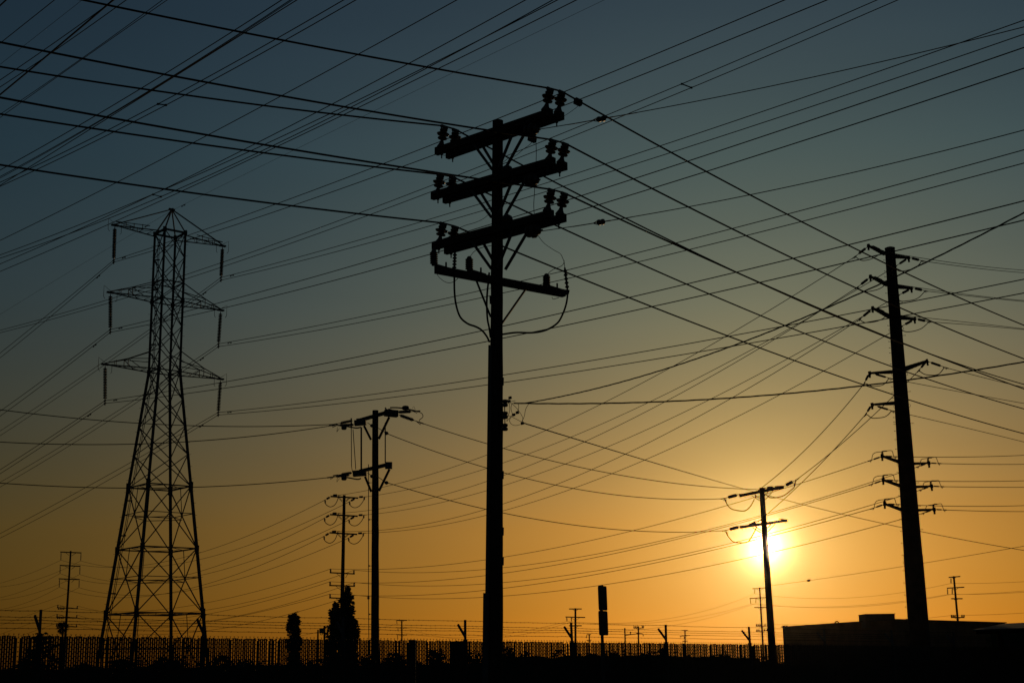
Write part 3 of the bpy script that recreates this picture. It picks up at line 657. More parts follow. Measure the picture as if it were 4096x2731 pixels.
# three lower levels with pin insulators and over-loops
for lv, (ox, oy, rx, ry) in enumerate(((0, 0, 0, 0), (4, 95.5, 11, 92.5), (10, 191, 21.5, 185.5))):
    S = lambda pts: [(u + ox, v + oy) for u, v in pts]; R = lambda pts: [(u + rx, v + ry) for u, v in pts]
    la = stub(sp, *S([(3598, 1847), (3528, 1823)]), 64.9, 63.9, .15, .10)
    insulator('pin_insulator', P(*S([(3529, 1822)])[0], 63.9), P(*S([(3529, 1803)])[0], 63.9), 4, .03, .065, la)
    SCL[('6L', lv)] = dead_end(la, *S([(3524, 1826), (3481, 1841)]), 63.9, 64.4, 8, .04, .03, .12)
    SCL[('6l', lv)] = dead_end(la, *S([(3536, 1824), (3583, 1826)]), 63.9, 64.9, 8, .04, .03, .14)
    loop(la, S([(3487, 1838), (3489, 1826), (3493, 1815), (3507, 1808), (3528, 1806), (3543, 1803), (3563, 1801), (3570, 1806), (3573, 1818), (3577, 1825)]), 64.3, 64.8, .016)
    MB().beam(P(*S([(3533, 1804)])[0], 64), P(*S([(3547, 1803)])[0], 64.1), .05, .05).build('connector', GALV, la)
    ra = stub(sp, *R([(3652, 1854), (3716, 1851)]), 65, 65.8, .13, .08)
    insulator('pin_insulator', P(*R([(3712, 1850)])[0], 65.8), P(*R([(3712, 1830)])[0], 65.8), 4, .03, .06, ra)
    SCL[('6r', lv)] = dead_end(ra, *R([(3718, 1851), (3758, 1853)]), 65.8, 66.3, 5, .035, .025, .15)
    SCL[('6R', lv)] = dead_end(ra, *R([(3706, 1853), (3671, 1866)]), 65.8, 66.5, 6, .04, .03, .12)
    loop(ra, R([(3678, 1862), (3681, 1848), (3686, 1837), (3695, 1834), (3712, 1832), (3739, 1828), (3746, 1832), (3750, 1844), (3754, 1851)]), 66.4, 66.3, .016)
    MB().beam(P(*R([(3716, 1830)])[0], 65.8), P(*R([(3726, 1830)])[0], 65.9), .05, .05).build('connector', GALV, ra)

# ------------------------------------------------------------------ second wooden pole with switch rods
p2 = thing('utility_pole', (-5.55, 57, 0), 'wooden pole left of the nearest one, with two box-ended crossarms joined by vertical switch rods', 'utility pole')
round_pole(MB(), (-5.53, 57, 0), (-5.61, 57, 11.85), .175, .122, 16, 5, .004).build('pole_shaft', WOOD, p2, smooth=True)
Y2 = 57
for (l_, r_, lv) in (((1440, 1680), (1551, 1648), 0), ((1440, 1884), (1556, 1856), 1)):
    A_, B_ = P(*l_, 57.6), P(*r_, 56.4)
    MB().beam(A_, B_, .12, .13).build('crossarm', TIMBER, p2)
    if lv == 0:
        c = P(1462, 1690, 57.2); MB().beam(P(1418, 1692, 57.3), P(1464, 1688, 57.3), .30, .20).beam(P(1426, 1680, 57.4), P(1446, 1678, 57.4), .2, .1).build('switch_box', GALV, p2)
        MB().beam(P(1540, 1650, 56.4), P(1590, 1655, 56.6), .26, .26).beam(P(1541, 1630, 56.4), P(1549, 1648, 56.4), .06, .06).beam(P(1553, 1640, 56.5), P(1572, 1646, 56.5), .2, .12).build('switch_box', GALV, p2)
    else:
        MB().beam(P(1412, 1894, 57.3), P(1466, 1890, 57.3), .30, .22).build('switch_box', GALV, p2)
        MB().beam(P(1541, 1861, 56.4), P(1569, 1861, 56.4), .2, .26).build('switch_box', GALV, p2)
for a, b in (((1456, 1702), (1484, 1758)), ((1557, 1668), (1515, 1755)), ((1460, 1905), (1485, 1966)), ((1558, 1876), (1516, 1963))):
    MB().beam(P(*a, 56.9), P(*b, 56.95), .09, .09, up=(0, 1, 0)).build('brace', TIMBER, p2)
for pts_, r in (([(1405, 1713), (1406, 1864)], .016), ([(1412, 1717), (1423, 1876)], .016), ([(1445, 1708), (1445, 1876)], .035), ([(1541, 1690), (1541, 1850)], .024), ([(1406, 1864), (1410, 1888)], .013), ([(1405, 1672), (1405, 1712)], .03)):
    MB().tube(px(pts_, 56.8), r, 7).build('switch_rod', GALV, p2)
gr = MB().tube(px([(1474, 1856), (1474, 2100), (1474, 2400), (1476, 2620)], 56.8), .017, 6)
for v in (1930, 2077, 2262, 2455): gr.tube(px([(1473, v), (1487, v)], 56.85), .012, 5).tube(px([(1475.5, v), (1479, v)], 56.85), .035, 6)
gr.lathe(P(1473.5, 2396, 56.8), P(1473.5, 2382, 56.8), sheds(2, .03, .06), 8)
gr.build('operating_rod', GALV, p2)
D2 = {}
for nm, a, b, Y_, n_ in (('a', (1410, 1682), (1340, 1696), 57.3, 14), ('b', (1416, 1698), (1330, 1701), 57.0, 14), ('c', (1408, 1890), (1345, 1900), 57.3, 14), ('d', (1398, 1899), (1322, 1908), 57.0, 14)):
    D2[nm] = dead_end(p2, a, b, Y_, Y_, n_, .07, .045, .02)
for a, b in (((1376, 1708), (1372, 1706)), ((1376, 1910), (1372, 1908))):
    c = P(*a, 57); MB().lathe(c - V((0, 0, .1)), c + V((0, 0, .08)), [(0, .08), (.2, .11), (.8, .11), (1, .08)], 8).build('weight', GALV, p2)
for pts_ in ([(1444, 1708), (1425, 1711), (1395, 1706), (1365, 1702), (1350, 1700)], [(1444, 1912), (1430, 1916), (1395, 1910), (1365, 1905)]):
    MB().tube(spline(px(pts_, 57)), .03, 6).build('bus_tube', GALV, p2)
for pts_ in ([(1350, 1708), (1347, 1725), (1352, 1718)], [(1358, 1712), (1347, 1727)], [(1350, 1908), (1347, 1925)], [(1358, 1912), (1347, 1927)], [(1650, 1632), (1655, 1624), (1661, 1638)]):
    MB().tube(px(pts_, 57), .008, 4).build('bird_wire', WIRE, p2)
D2['e'] = dead_end(p2, (1592, 1648), (1668, 1644), 56.5, 56.8, 12, .07, .045, .03)
D2['f'] = dead_end(p2, (1596, 1659), (1682, 1690), 56.5, 56.8, 9, .08, .05, .05)
MB().tube(spline(px([(1560, 1630), (1590, 1630), (1622, 1634), (1650, 1640), (1672, 1646)], 56.6)), .03, 6).build('bus_tube', GALV, p2)
c = P(1622, 1629, 56.6); MB().lathe(c - V((0, 0, .1)), c + V((0, 0, .06)), [(0, .1), (.2, .14), (.8, .14), (1, .1)], 8).build('weight', GALV, p2)
loop(p2, [(1672, 1646), (1686, 1652), (1692, 1662), (1689, 1670), (1680, 1677), (1676, 1684)], 56.8, 56.8, .016)
for a, b in (((1470, 1690), (1488, 1702)), ((1470, 1890), (1488, 1904)), ((1514, 1712), (1546, 1732)), ((1514, 1908), (1546, 1930))):
    d_ = MB().tube(px([a, b], 56.9), .014, 5); q = P(*b, 56.9); d_.lathe(q - V((0, 0, .07)), q + V((0, 0, .07)), [(0, .03), (.3, .08), (.7, .08), (1, .03)], 8); d_.build('eye_bolt', GALV, p2)
GD = 'lines hung from the pole with switch rods'
simple('upper wire leaving the switch-rod pole\'s top arm to the left', 2.0, D2['a'], P(0, 1638, 52), [(1000, 1706), (749, 1702), (300, 1670)], 0, .35, GD)
simple('lower wire leaving the switch-rod pole\'s top arm to the left, dipping below its neighbour', 2.0, D2['b'], P(0, 1767, 52), [(1000, 1744), (553, 1775), (362, 1778)], 0, .35, GD)
simple('wire leaving the switch-rod pole\'s lower arm to the left behind the lattice tower', 2.0, D2['d'], P(0, 1931, 52), [(1000, 1937), (510, 1951)], 0, .35, GD)

# ------------------------------------------------------------------ small wooden pole in front of the sun
p3 = thing('utility_pole', (12.32, 70, 0), 'wooden pole standing right in front of the setting sun, with two crossarms', 'utility pole')
round_pole(MB(), (12.36, 70, 0), (12.24, 70, 10.05), .20, .128, 14, 8, .004).build('pole_shaft', WOOD, p3, smooth=True)
a1 = MB().beam(P(2958, 1982, 70.6), P(3135, 1947, 69.4), .13, .14).beam(P(2956, 1976, 70.6), P(2985, 1975, 70.4), .06, .05).beam(P(3100, 1945, 69.6), P(3135, 1943, 69.4), .06, .05).build('crossarm', TIMBER, p3)
a2 = MB().beam(P(2961, 2108, 70.6), P(3149, 2080, 69.4), .13, .13).beam(P(2961, 2103, 70.6), P(2990, 2101, 70.4), .06, .05).beam(P(3115, 2074, 69.6), P(3149, 2078, 69.4), .05, .05).build('crossarm', TIMBER, p3)
for a, b, par in (((3007, 1982), (3039, 2001), a1), ((3018, 1979), (3040, 1992), a1), ((3092, 1963), (3058, 2001), a1), ((3073, 1965), (3056, 1985), a1), ((3010, 2109), (3046, 2131), a2), ((3022, 2106), (3046, 2121), a2), ((3100, 2095), (3066, 2131), a2), ((3083, 2096), (3064, 2117), a2)):
    MB().beam(P(*a, 69.8), P(*b, 69.85), .035, .045, up=(0, 1, 0)).build('brace', GALV, p3)
for (u, v, Y_) in ((2964, 1988, 70.6), (2980, 1986, 70.5), (3130, 1954, 69.4), (2969, 2116, 70.6), (2984, 2113, 70.5), (3142, 2088, 69.4)):
    MB().tube([P(u, v - 4, Y_), P(u, v + 3, Y_)], .012, 4).build('bolt', GALV, p3)
q1 = dead_end(p3, (2956, 1977), (2893, 1993), 70.6, 70.4, 5, .09, .085, .15)
q2 = dead_end(p3, (3136, 1944), (3187, 1917), 69.4, 69.3, 5, .09, .085, .15)
q3 = dead_end(p3, (3096, 1948), (3056, 1952), 69.6, 69.8, 5, .08, .075, .1)
q4 = dead_end(p3, (2962, 2105), (2899, 2121), 70.6, 70.4, 5, .09, .085, .15)
q5 = dead_end(p3, (2994, 2102), (3036, 2082), 70.3, 70.1, 4, .085, .08, .05)
q6 = P(3041, 1957, 69.8)
for u, v, Y_ in ((2905, 2002, 70.4), (3178, 1937, 69.3), (2910, 2133, 70.4), (3024, 1984, 70)):
    insulator('surge_arrester', P(u, v + 7, Y_), P(u - 2, v - 7, Y_), 3, .02, .05, p3)
loop(p3, [(2898, 1996), (2905, 2009), (2914, 2024), (2928, 2035), (2953, 2041), (2982, 2041), (3004, 2021), (3018, 1994)], 70.4, 70.2, .027)
loop(p3, [(3182, 1922), (3178, 1945), (3160, 1963), (3135, 1981), (3106, 1989), (3081, 1989), (3065, 1978)], 69.3, 69.7, .027)
loop(p3, [(2903, 2124), (2910, 2140), (2920, 2153), (2931, 2164), (2953, 2169), (2988, 2167), (3004, 2150), (3028, 2105)], 70.4, 70.1, .027)
GE = 'lines between the switch-rod pole and the pole before the sun'
simple('top wire from the switch-rod pole to the top of the pole before the sun', 2.0, D2['e'] + V((.15, 0, 0)), q3, [(1829, 1740), (2012, 1793), (2255, 1854), (2680, 1928)], group=GE) if False else None
simple('wire from the switch-rod pole\'s right loop to the top of the pole before the sun', 2.0, D2['f'], q6, [(1829, 1740), (1952, 1777), (2255, 1854), (2447, 1893), (2680, 1928)], group=GE)
simple('wire from behind the switch-rod pole to the sun pole\'s upper left insulator', 2.0, P(1546, 1733, 56.9), q1, [(1638, 1772), (1951, 1873), (2289, 1952), (2553, 1986)], group=GE)
simple('wire from the switch-rod pole\'s lower arm to the sun pole\'s lower left insulator', 2.0, P(1546, 1929, 56.9), q4, [(1732, 1983), (1951, 2038), (2255, 2093), (2468, 2117), (2702, 2127)], group=GE)
GF = 'lines from the steel pole down to the pole before the sun'
simple('leftmost wire from the steel pole down to the top of the pole before the sun', 2.2, SCL['4L'], P(3033, 1960, 69.9), [(3411, 1591), (3147, 1867)], group=GF)
simple('wire from the steel pole\'s right stub arm to the sun pole\'s upper right insulator', 2.2, SCL['4R'], q2, [(3574, 1585), (3334, 1800), (3253, 1867)], group=GF)
simple('wire from the steel pole\'s lower left arm to the sun pole\'s lower arm', 2.2, SCL['5L'], q5, [(3428, 1696), (3334, 1800), (3270, 1867)], group=GF)
o, s = simple('thin low span wire with a strain ball right of the pole before the sun', .8, P(3080, 2341, 69.9), P(4096, 2183, 45), [(3235, 2321), (3619, 2263), (3696, 2250)], 0, .3)
a, b = s.at(s.t_of(3229, 2320)), s.at(s.t_of(3241, 2318)); MB().lathe(a, b, [(0, .02), (.15, .05), (.4, .062), (.6, .062), (.85, .05), (1, .02)], 8).build('strain_ball', PORC, o)

# wires of the steel pole going right
GG = 'lines leaving the steel pole to the right'
for lab, A_, B_, md in (('topmost thin wire leaving the steel pole to the right, from its top left arm', SCL[('l', 0)], (4096, 1081), [(3734, 1040)]), ('thin wire leaving the steel pole\'s top right arm to the right', SCL[('r', 0)], (4096, 1091), [(3849, 1066)]),
                        ('thin wire leaving the steel pole to the right, from its second left arm', SCL[('l', 1)], (4096, 1202), [(3588, 1135), (3726, 1158), (3850, 1177)]), ('thin wire leaving the steel pole\'s second right arm to the right', SCL[('r', 1)], (4096, 1206), [(3850, 1181)]),
                        ('thin wire leaving the steel pole to the right, from its third left arm', SCL[('l', 2)], (4096, 1315), [(3600, 1254), (3700, 1271), (3777, 1281)]), ('thin wire leaving the steel pole\'s third right arm to the right', SCL[('r', 2)], (4096, 1318), [(3879, 1299)]),
                        ('thin wire leaving the steel pole\'s highest-pointing right stub arm to the right', SCL['4r'], (4096, 1549), [(4015, 1530), (3900, 1501)]), ('thin wire leaving the steel pole to the right, from its fourth left arm', SCL['4l'], (4096, 1613), [(3626, 1526), (3777, 1555)]),
                        ('thin wire leaving the steel pole to the right, from its fifth left arm', SCL['5l'], (4096, 1767), [(3692, 1671), (3925, 1725)]),
                        ('upper of the six near-level wires leaving the steel pole to the right', SCL[('6l', 0)], (4096, 1820), [(3654, 1827)]), ('second of the six near-level wires leaving the steel pole to the right', SCL[('6r', 0)], (4096, 1856), [(3904, 1856)]),
                        ('third of the six near-level wires leaving the steel pole to the right', SCL[('6l', 1)], (4096, 1922), [(3666, 1923)]), ('fourth of the six near-level wires leaving the steel pole to the right', SCL[('6r', 1)], (4096, 1948), [(3900, 1947)]),
                        ('fifth of the six near-level wires leaving the steel pole to the right', SCL[('6l', 2)], (4096, 2021), [(3674, 2020)]), ('lowest of the six near-level wires leaving the steel pole to the right', SCL[('6r', 2)], (4096, 2045), [(3930, 2043)])):
    simple(lab, 2.0, A_, P(*B_, 82), md, 0, .8, GG, 24)

# twisted service cables of the near pole
simple('twisted service cable rising from the near pole past the steel pole to the right edge', 2.4, P(2100, 1612, 28.9), P(4096, 851, 18), [(2272, 1576), (2698, 1464), (3000, 1356), (3457, 1166), (3730, 1042)], 0, .25, None, 60, 1.0, CABLE, 'service_cable', 'service cable')
simple('loosely twisted service cable running almost level from the near pole to the steel pole', 3.0, P(2055, 1612, 28.9), P(4096, 1447, 27), [(2404, 1617), (2851, 1598), (3330, 1554), (3691, 1506)], 0, .25, None, 60, 1.3, CABLE, 'service_cable', 'service cable')
simple('twisted service cable sinking from the near pole to the pole before the sun', 2.6, P(2090, 1690, 28.9), P(3036, 1971, 69.9), [(2285, 1747), (2583, 1840), (2842, 1917)], 0, 0, None, 50, 1.1, CABLE, 'service_cable', 'service cable')
simple('twisted service cable going on from the pole before the sun to the lower right edge', 3.1, P(3058, 1977, 69.9), P(4096, 2200, 74), [(3300, 2038), (3538, 2093), (3700, 2129)], 0, .3, None, 50, 1.1, CABLE, 'service_cable', 'service cable')

# ------------------------------------------------------------------ looped pole in the mid distance
p6 = thing('utility_pole', (-14.42, 120, 0), 'slender wooden pole rising behind the cypresses, with three looped arms above three plain arms', 'utility pole')
round_pole(MB(), (-14.49, 120, 0), (-14.39, 120, 15.95), .20, .122, 12, 11, .003).build('pole_shaft', WOOD, p6, smooth=True)
S6 = {}
for lv, (ox, oy) in enumerate(((0, 0), (-2, 72.5), (-4, 145))):
    S = lambda *pts: [(u + ox, v + oy) for u, v in pts]
    arm = MB().beam(P(*S((1322, 1984.5))[0], 119.8), P(*S((1433, 1991))[0], 120.2), .13, .12).build('crossarm', TIMBER, p6)
    for a, b in (S((1353, 1990), (1369, 2006)), S((1357, 1989), (1369, 2001)), S((1400, 1991), (1384, 2005)), S((1395, 1991), (1384, 2000))): MB().beam(P(*a, 119.8), P(*b, 119.85), .04, .05, up=(0, 1, 0)).build('brace', GALV, arm)
    S6[('Ll', lv)] = dead_end(arm, *S((1322, 1986), (1299, 1999)), 119.8, 119.7, 3, .09, .085, .15)
    S6[('Lr', lv)] = dead_end(arm, *S((1330, 1980), (1357, 1979)), 119.8, 120.0, 3, .09, .085, .1)
    S6[('Rr', lv)] = dead_end(arm, *S((1434, 1987), (1461, 1986)), 120.2, 120.3, 3, .09, .085, .1)
    S6[('Rl', lv)] = dead_end(arm, *S((1420, 1993), (1397, 2006)), 120.2, 120.0, 3, .09, .085, .1)
    for u, v in S((1301, 2006), (1457, 1993), (1399, 2013)): insulator('surge_arrester', P(u, v + 6, 119.8), P(u, v - 6, 119.8), 2, .05, .08, arm)
    loop(arm, S((1299, 2003), (1303, 2015), (1312, 2023), (1324, 2026), (1338, 2019), (1348, 2004), (1355, 1982)), 119.7, 120, .032)
    loop(arm, S((1397, 2010), (1402, 2021), (1412, 2028), (1424, 2029), (1438, 2022), (1451, 2006), (1459, 1989)), 120, 120.2, .032)
for lv, (l_, r_) in enumerate((((1319, 2289), (1419, 2294)), ((1317, 2340), (1420, 2343)), ((1317, 2389.5), (1417, 2393.5)))):
    A_, B_ = P(*l_, 119.8), P(*r_, 120.2)
    arm = MB().beam(A_, B_, .12, .10).build('crossarm', TIMBER, p6)
    for a, b in (((l_[0] + 27, l_[1] + 3), (1367, l_[1] + 21)), ((r_[0] - 28, r_[1] + 1), (1382, r_[1] + 16))): MB().beam(P(*a, 119.8), P(*b, 119.85), .035, .04, up=(0, 1, 0)).build('brace', GALV, arm)
    for s_, e, u in (('L', A_, 1), ('R', B_, -1)):
        c = e + V((u * .07, 0, .02)); t_ = c + V((0, 0, .29)); S6[(s_, lv)] = t_
        insulator('pin_insulator', c, t_, 3, .05, .09, arm)
GH = 'lines from the steel pole to the pole behind the cypresses'
nm = ('top', 'second', 'third')
for lv, (ml, mr) in enumerate((([(1951, 1814), (2404, 1617), (2804, 1405), (3151, 1200)], [(1951, 1867), (2285, 1747), (2591, 1613), (3000, 1405)]),
                               ([(1951, 1919), (2340, 1766), (2664, 1607), (3000, 1419)], [(1951, 1956), (2223, 1867), (2419, 1791), (2846, 1599), (3000, 1521)]),
                               ([(1951, 2030), (2391, 1867), (2506, 1815), (2936, 1590)], [(1951, 2053), (2512, 1867), (2672, 1800), (3000, 1645), (3300, 1485)]))):
    simple('thin wire from the steel pole\'s %s left arm to the %s looped arm\'s left side' % (nm[lv], nm[lv]), 2.1, SCL[('L', lv)], S6[('Lr', lv)], ml, group=GH)
    simple('thin wire from the steel pole\'s %s right arm to the %s looped arm\'s right side' % (nm[lv], nm[lv]), 2.1, SCL[('R', lv)], S6[('Rr', lv)], mr, group=GH)
for lv, (ml, mr) in enumerate((([(1519, 2274), (2011, 2227), (2544, 2119), (3096, 1967)], [(1519, 2288), (1948, 2273), (2011, 2269), (3000, 2076)]),
                               ([(1519, 2330), (1948, 2299), (2011, 2291), (3000, 2083)], [(1519, 2337), (1948, 2333), (2011, 2327), (3000, 2156)]),
                               ([(1519, 2381), (1946, 2359), (2011, 2351), (3000, 2166)], [(1519, 2388), (1938, 2386), (2011, 2381), (2425, 2338), (3000, 2229)]))):
    simple('wire from the steel pole\'s %s pin-topped left arm to the cypress pole\'s %s plain arm' % (nm[lv], nm[lv]), 1.9, SCL[('6L', lv)], S6[('L', lv)], ml, group='low lines from the steel pole to the cypress pole')
    simple('wire from the steel pole\'s %s pin-topped right arm to the cypress pole\'s %s plain arm' % (nm[lv], nm[lv]), 1.9, SCL[('6R', lv)], S6[('R', lv)], mr, group='low lines from the steel pole to the cypress pole')

# ------------------------------------------------------------------ far left pole
p7 = thing('utility_pole', (-66.9, 215, 0), 'tall far wooden pole near the left edge, hanging insulators and a palm below', 'utility pole')
round_pole(MB(), (-67.0, 215, 0), (-66.85, 215, 19.5), .22, .125, 10, 12, .003).build('pole_shaft', WOOD, p7, smooth=True)
S7 = {}
for lv, (l_, r_, lb, rb) in enumerate((((241, 2206.5), (326, 2210), (243.5, 2239), (323, 2242)), ((239, 2260), (322, 2263.5), (240, 2292.5), (319, 2296)), ((235, 2313.5), (319, 2316.5), (237, 2347), (316, 2349)))):
    A_, B_ = P(*l_, 214.8), P(*r_, 215.2); arm = MB().beam(A_, B_, .13, .16).build('crossarm', TIMBER, p7)
    for a, b in (((l_[0] + 21, l_[1] + 2), (276, l_[1] + 13)), ((r_[0] - 21, r_[1]), (286, r_[1] + 12))): MB().beam(P(*a, 214.8), P(*b, 214.8), .05, .06, up=(0, 1, 0)).build('brace', GALV, arm)
    for k_, e, b in (('L', l_, lb), ('R', r_, rb)):
        a = P(b[0] + 1, e[1] + 3, 215); c = P(*b, 215); S7[(k_, lv)] = c
        insulator('hanging_insulator', a, c, 10, .04, .085, arm)
for lv, (l_, r_) in enumerate((((228, 2429), (312, 2433)), ((225, 2466), (310, 2469.5)), ((223, 2502.5), (309, 2506)))):
    A_, B_ = P(*l_, 214.8), P(*r_, 215.2); arm = MB().beam(A_, B_, .13, .14).build('crossarm', TIMBER, p7)
    for s_, e, u in (('L', A_, .12), ('R', B_, -.12)):
        c = e + V((u, 0, 0)); t_ = c + V((0, 0, .42)); S7[('p' + s_, lv)] = t_; insulator('pin_insulator', c, t_, 3, .06, .12, arm)
    for k in range(4):
        c = P(l_[0] + 6 + k * 7, l_[1] + 5, 214.8); insulator('spool_insulator', c - V((0, 0, .12)), c + V((0, 0, .12)), 1, .06, .12, arm)
    MB().tube(spline(px([(l_[0] + 10, l_[1] - 4), (l_[0] + 22, l_[1] - 6), (l_[0] + 33, l_[1] + 2)], 214.8)), .03, 4).build('jumper_cable', CABLE, arm)
GI = 'lines between the cypress pole and the far left pole'; GJ = 'lines leaving the far left pole to the left edge'
for lv, (ml, mr, el_, er) in enumerate((([(450, 2261), (662, 2250), (1000, 2141)], [(450, 2258), (662, 2263), (1000, 2184)], ((0, 2331), [(123, 2291)]), ((0, 2346), [(128, 2322)])),
                                    ([(350, 2318), (707, 2308), (1000, 2220)], [(350, 2304), (573, 2325), (1000, 2251)], ((0, 2389), [(123, 2350)]), ((0, 2398), [(128, 2374)])),
                                    ([(350, 2372), (573, 2385), (1000, 2283)], [(350, 2355), (573, 2377), (1000, 2306)], ((0, 2436), [(123, 2402)]), ((0, 2441), [(128, 2421)])))):
    simple('faint sagging wire from the %s looped arm\'s left side to the far left pole' % nm[lv], 2.6, S6[('Ll', lv)], S7[('L', lv)], ml, group=GI)
    simple('faint sagging wire from the %s looped arm\'s right side to the far left pole' % nm[lv], 2.6, S6[('Rl', lv)], S7[('R', lv)], mr, group=GI)
    simple('faint wire from the far left pole\'s %s arm, left insulator, to the left edge' % nm[lv], 2.6, S7[('L', lv)], P(*el_[0], 250), el_[1], 0, .5, GJ)
    simple('faint wire from the far left pole\'s %s arm, right insulator, to the left edge' % nm[lv], 2.6, S7[('R', lv)], P(*er[0], 250), er[1], 0, .5, GJ)
for lv, (ml, mr) in enumerate((([(1000, 2374), (650, 2434)], [(1000, 2411), (808, 2437), (650, 2456)]), ([(1000, 2423), (823, 2455), (650, 2478)], [(1000, 2456), (823, 2482), (650, 2498)]), ([(1000, 2461), (823, 2488), (650, 2505)], [(1128, 2467), (823, 2522), (650, 2532)]))):
    simple('faint wire from the cypress pole\'s %s plain arm, left pin, to the far left pole' % nm[lv], 2.2, S6[('L', lv)], S7[('pL', lv)], ml, group=GI)
    simple('faint wire from the cypress pole\'s %s plain arm, right pin, to the far left pole' % nm[lv], 2.2, S6[('R', lv)], S7[('pR', lv)], mr, group=GI)
    e = ((0, 2500), (0, 2535), (0, 2570))[lv]
    simple('faint low wire from the far left pole\'s %s pin-insulator arm to the left edge' % nm[lv], 2.2, S7[('pL', lv)], P(*e, 235), [], 0, .4, GJ)

# ------------------------------------------------------------------ distant poles
def far_pole(label, u_t, v_t, u_b, Y, arms, pins=(), strings=(), r=.14, extra=None):
    t = P(u_t, v_t, Y); b = P(u_b, 2600, Y); b = V((b.x + (b.x - t.x) * (b.z / max(t.z - b.z, .1)), Y, 0))
    root = thing('utility_pole', b, label, 'utility pole', 'distant poles along the horizon')
    MB().tube([b, t], [r * 1.3, r], 8).build('pole_shaft', WOOD, root)
    for (x0, y0, x1, y1) in arms:
        arm = MB().beam(P(x0, y0, Y - .2), P(x1, y1, Y - .2), .12, .15).build('crossarm', TIMBER, root)
        um = u_t + (u_b - u_t) * ((y0 + y1) / 2 - v_t) / (2600 - v_t); ym = (y0 + y1) / 2
        for s_ in (-1, 1):
            q = max(min((x1 - um), (um - x0)) * .42, 6); MB().beam(P(um + s_ * q, ym + 2, Y - .1), P(um + s_ * 2, ym + q * .75, Y - .1), .05, .05, up=(0, 1, 0)).build('brace', GALV, arm)
    for (u, v) in pins: insulator('pin_insulator', P(u, v + 5, Y - .2), P(u, v - 5, Y - .2), 1, .07, .12, root)
    for (u0, v0, u1, v1) in strings: insulator('hanging_insulator', P(u0, v0, Y - .2), P(u1, v1, Y - .2), 5, .04, .11, root)
    return root
far_pole('faint pole between the two legs-in-the-air posts left of the tall signpost, three arms, hanging insulators', 2301.5, 2431, 2302, 210, ((2276, 2434, 2327, 2434), (2262, 2466, 2341, 2468), (2276, 2501, 2327, 2501)), (), ((2267, 2468, 2268, 2483), (2285, 2468, 2286, 2484), (2287, 2502, 2287, 2520)))
far_pole('distant pole just left of the pole before the sun, partly hidden by it', 3038.5, 2348, 3053, 240, ((3009, 2353, 3068, 2350), (2998, 2392, 3075, 2388), (3017, 2428, 3072, 2428), (3024, 2503, 3074, 2502), (3024, 2523, 3074, 2520)), [(3026 + 7 * i, 2498) for i in range(4)] + [(3060, 2497), (3070, 2497), (3028, 2519), (3036, 2519), (3058, 2518), (3068, 2518)], ((3019, 2354, 3018, 2373), (3001, 2393, 3003, 2413), (3024, 2391, 3023, 2411)))
far_pole('distant pole standing right of the thick steel pole above the building', 3815, 2303, 3842, 200, ((3795, 2308, 3841, 2304), (3788, 2351, 3857, 2347), (3805, 2393, 3850, 2393), (3804, 2468, 3858, 2468)), [(3806, 2462), (3813, 2462), (3820, 2462), (3848, 2462), (3856, 2462)], ((3804, 2311, 3804, 2332), (3790, 2354, 3791, 2376), (3809, 2354, 3809, 2375)))
far_pole('small three-armed pole above the fence right of the cypresses', 1607, 2478, 1607.5, 300, ((1585, 2480, 1628, 2480), (1586, 2509, 1628, 2510), (1586, 2537, 1628, 2538)), (), ((1587, 2482, 1588, 2494), (1592, 2511, 1592, 2523), (1590, 2539, 1591, 2552)))
far_pole('small pole right of the signpost, insulators on top, beam to a bare post', 2553.5, 2503, 2554, 280, ((2534, 2511, 2575, 2510),), ((2536, 2506), (2542, 2506), (2548, 2506), (2569, 2505), (2574, 2505)), ())
far_pole('smallest pole right of the signpost, two arms and hanging insulators', 2740, 2518, 2740.5, 330, ((2726, 2520, 2752, 2519), (2719, 2543, 2761, 2539), (2729, 2563, 2752, 2562)), (), ((2723, 2543, 2723, 2549), (2737, 2545, 2737, 2552)))
far_pole('tiny pole just left of the signpost behind the fence top', 2357, 2534, 2357.5, 330, ((2346, 2537, 2364, 2535), (2346, 2559, 2366, 2558)), (), ((2347, 2538, 2346, 2551),))
far_pole('low pole with a pair of transformers left of the cypresses', 1298, 2501, 1297.5, 200, ((1297, 2507, 1320, 2507), (1278, 2529, 1310, 2530)), ((1309, 2503),), ())
tr = [o for o in C.objects if o.get('label', '').startswith('low pole with a pair')][0]
for u in (1284, 1291):
    c = P(u, 2521, 199.6); MB().lathe(c - V((0, 0, .35)), c + V((0, 0, .35)), [(0, .2), (.05, .25), (.95, .25), (1, .2)], 10).build('transformer', GALV, tr)
MB().tube(spline(px([(1280, 2531), (1283, 2537), (1290, 2536), (1288, 2531)], 199.6)), .04, 4).build('jumper_cable', CABLE, tr)
def bare(label, u, v, Y, r=.13):
    t = P(u, v, Y); return tag(MB().tube([(t.x, Y, 0), t], [r * 1.2, r], 8).build('bare_post', WOOD, None, loc=(t.x, Y, 0)), label, 'post')
bare('bare topless post left of the transformer pole near the cypresses', 1272, 2517, 190, .11)
bp = bare('bare post joined by a slanting beam to the small insulator pole right of the signpost', 2499, 2510, 278, .13)
MB().beam(P(2501, 2539, 278), P(2560, 2532, 279), .12, .16).tube(spline(px([(2545, 2531), (2560, 2532), (2571, 2534), (2573, 2543)], 279)), .08, 5).build('slanting_beam', TIMBER, bp)
MB().lathe(P(2522, 2534, 278), P(2522, 2524, 278), sheds(1, .08, .15), 6).build('pin_insulator', PORC, bp)
bare('short bare post right of the last leaning fence arm before the sun pole', 2997, 2551, 90, .06)
GK = 'faint sagging lines of the distant poles'
Q = lambda u, v, Y: P(u, v, Y)
